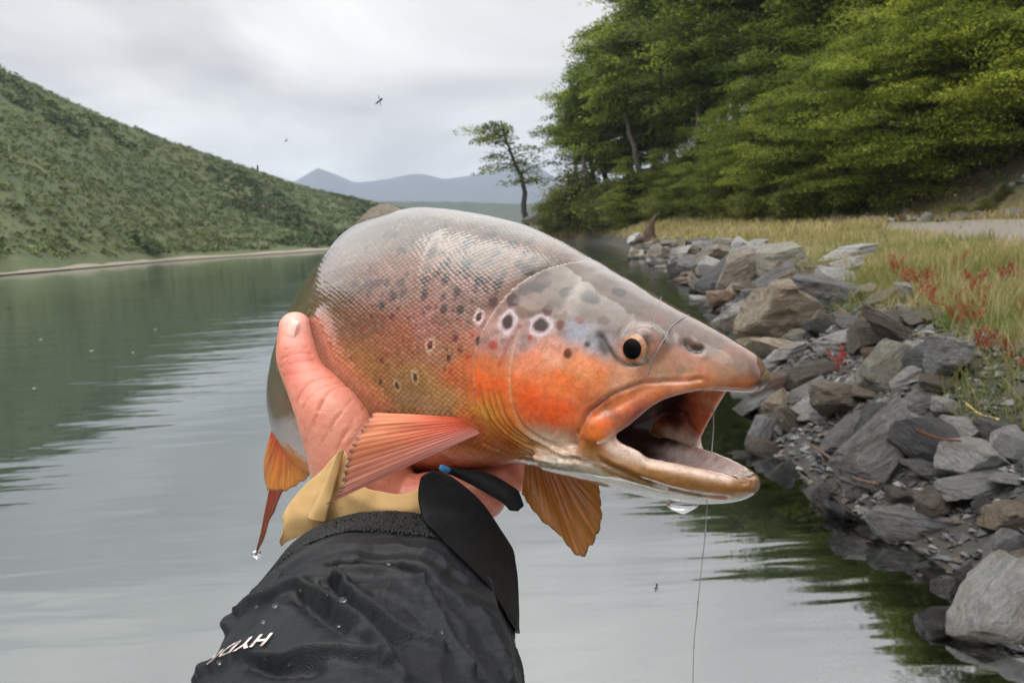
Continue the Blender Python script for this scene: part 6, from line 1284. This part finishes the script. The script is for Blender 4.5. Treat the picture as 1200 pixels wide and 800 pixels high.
# ================================================================ LINE, DROPS, FLIES
mLn, t, b, o = new_mat('clear_fishing_line'); b.inputs['Base Color'].default_value = (.30, .29, .28, 1); b.inputs['Roughness'].default_value = .25; b.inputs['Transmission Weight'].default_value = .25
mDr, t, b, o = new_mat('water_drop'); b.inputs['Base Color'].default_value = (.95, .97, 1, 1); b.inputs['Roughness'].default_value = .0; b.inputs['Transmission Weight'].default_value = 1; b.inputs['IOR'].default_value = 1.33
line = empty('fishing_line', tuple(P(829, 590, .43))); tag(line, 'thin clear fishing line looped round the snout and hanging from the mouth', 'fishing line')
fsurf = lambda x, y, lift=.0006: (lambda i: P(x, y, pj2[i, 2] - lift))(int(np.argmin(np.where(L[:, 1] > -.002, (pj2[:, 0] - x) ** 2 + (pj2[:, 1] - y) ** 2, 1e9))))
pj2 = proj(bend(L2))
def lpart(name, pts, r, n=80):
    q = np.array(pts); tq = np.concatenate([[0], np.cumsum(np.linalg.norm(np.diff(q, axis=0), axis=1))]); V_, F_ = tube_np(smooth_interp(tq, q, np.linspace(0, tq[-1], n)), r, 6)
    return child(name, mesh_np(name, V_, F_), mLn, line)
lpart('snout_loop', [fsurf(x, y) for x, y in ((808, 369), (798, 374), (786, 384), (778, 398), (770, 412), (763, 425), (760, 436), (757, 446))], .00032)
lpart('snout_loop', [fsurf(x, y, .0004) for x, y in ((775, 348), (772, 358), (768, 370), (765, 384))], .00022)
dl_ = float(proj(bend(np.array([[.02, 0, -.055]])))[0, 2])
lpart('hanging_line', [P(836, 478, dl_ + .02), P(836, 500, dl_ + .012), P(834, 530, dl_ - .0)], .00035)
hang = [P(x, y, dl_ - .004) for x, y in ((829, 588), (827, 620), (822, 665), (817, 715), (813, 760), (812, 830), (812, 900))]
lpart('hanging_line', hang, .00026)
bead = np.random.default_rng(4)
def ball(c, r, sc=(1, 1, 1), sub=2):
    bm = bmesh.new(); bmesh.ops.create_icosphere(bm, subdivisions=sub, radius=1); V_ = np.array([v.co[:] for v in bm.verts]); bm.verts.index_update(); F_ = np.array([[v.index for v in f.verts] for f in bm.faces]); bm.free()
    return V_ * r * np.array(sc) + np.asarray(c), F_
hq = np.array(hang)
for f in (.10, .17, .19, .28, .47, .52, .66):
    k = f * (len(hq) - 1); i = int(k); c = hq[i] + (hq[i + 1] - hq[i]) * (k - i); child('line_bead', mesh_np('line_bead', *ball(c, .0006, (1, 1, 1.7))), mDr, line)
def drop(c, r, lab, stretch=1.5, grp=None, wide=1.0):
    u = np.linspace(0, 1, 14); prof = np.sin(np.pi * u ** .62) ** .9; V_ = []
    th = np.linspace(0, 2 * math.pi, 20, endpoint=False)
    for k, uu in enumerate(u): V_.append(np.stack([np.cos(th) * prof[k] * r * wide, np.sin(th) * prof[k] * r, np.full(20, -uu * r * 2 * stretch)], -1))
    o_ = add_obj('water_drop', mesh_np('water_drop', np.concatenate(V_), grid_faces(14, 20, True)), mDr); o_.location = c; tag(o_, lab, 'water drop', grp); return o_
drop(P(800, 584, .441), .0060, 'clear water drop hanging under the fish jaw', .75, None, 1.5)
drop(P(300, 644, .699), .0042, 'water drop at the tip of the thin hanging fin', 1.1)
for k, (x, y, r) in enumerate([(372, 681, .0013), (384, 697, .0010), (402, 702, .0016), (322, 709, .0012), (308, 728, .0010), (256, 776, .0013), (312, 774, .0010), (340, 778, .0009), (352, 692, .0009), (396, 732, .0012), (418, 770, .0011), (520, 740, .0012), (550, 758, .0014), (455, 660, .0010), (480, 745, .0010), (300, 710, .0009)]):
    c = spx(x, y, .0004); o_ = add_obj('water_bead', mesh_np('water_bead', *ball((0, 0, 0), r, (1, 1, .8))), mDr); o_.location = c; tag(o_, 'tiny round water bead on the black sleeve', 'water bead', 'water beads on the black sleeve')
# flies
m_fly = simple_mat('fly_body', (.015, .014, .013), .5); mWg, t, b, o = new_mat('fly_wing'); b.inputs['Base Color'].default_value = (.5, .5, .48, 1); b.inputs['Alpha'].default_value = .45
for k, (x, y, d, ln, ang_, lab) in enumerate([(444, 119, .9, 11, 40, 'small dark fly with pale wings in the sky above the fish back'), (302, 197, 1.2, 8, 95, 'tiny black fly hovering over the hill skyline'), (335, 165, 1.5, 5, 40, 'faint tiny fly between the skyline and the larger fly'), (769, 688, 1.2, 11, 80, 'small dark fly over the grey water below the jaw')]):
    s = ln * d / FPX; c = P(x, y, d); r0 = empty('fly', tuple(c)); tag(r0, lab, 'fly')
    ax = unit(RT * math.cos(R_(ang_)) + UP * math.sin(R_(ang_))); sd3 = unit(np.cross(ax, FW))
    V_, F_ = tube_np(np.array([ax * s * q for q in (-.5, -.3, -.05, .1, .2, .33, .42, .5)]), np.array([.03, .07, .08, .05, .12, .12, .08, .03]) * s, 8); c_ = add_obj('body', mesh_np('body', V_, F_), m_fly); c_.parent = r0
    for sg in (1, -1):
        wdir = unit(sd3 * (1 if sg > 0 else .4) * (1) + RT * .5 - FW * .6 * sg - ax * .2); wl2 = np.cross(wdir, unit(-FW + ax * .3)); q = np.linspace(0, 1, 8); wv_ = np.concatenate([ax * s * .2 + wdir * (s * .65 * q)[:, None] + wl2 * (s * .12 * np.sin(q * 2.9 + .15))[:, None], ax * s * .2 + wdir * (s * .65 * q)[:, None] - wl2 * (s * .12 * np.sin(q * 2.9 + .15))[:, None]])
        c_ = add_obj('wing', mesh_np('wing', np.concatenate([wv_, wv_ + np.array([0, 0, s * .01])]), np.concatenate([grid_faces(2, 8), grid_faces(2, 8, off=16)[:, ::-1]])), mWg); c_.parent = r0
    for j in range(6):
        lg = sd3 * (1 if j % 2 else -1) * s * .3 + ax * s * (.1 * (j // 2) - .05) - UP * s * .25; V_, F_ = tube_np(np.array([ax * s * .15, lg * .6 + UP * s * .03, lg]), .012 * s, 4, False); c_ = add_obj('leg', mesh_np('leg', V_, F_), m_fly); c_.parent = r0
# bits of foam and fluff drifting on the lake
m_foam = simple_mat('foam', (.40, .40, .39), .7)
fr_ = np.random.default_rng(8)
for x, y in ((48, 398), (107, 411), (156, 413), (40, 455), (780, 318), (182, 386)):
    g = G(x, y); s = fr_.uniform(.7, 1.3) * np.linalg.norm(g - CAM) / FPX; V_, F_ = ball((0, 0, 0), s, (1.5, 1.5, .35)); V_ = V_ * (1 + vnoise(V_ / s, 1.5, int(x), 2)[:, None] * .8)
    o_ = add_obj('foam_fleck', mesh_np('foam_fleck', V_, F_), m_foam); o_.location = (g[0], g[1], s * .1); tag(o_, 'white fleck of foam floating in the small bay' if x == 780 else 'white fleck of foam floating on the hill reflection', 'foam', None if x == 780 else 'foam flecks on the lake')
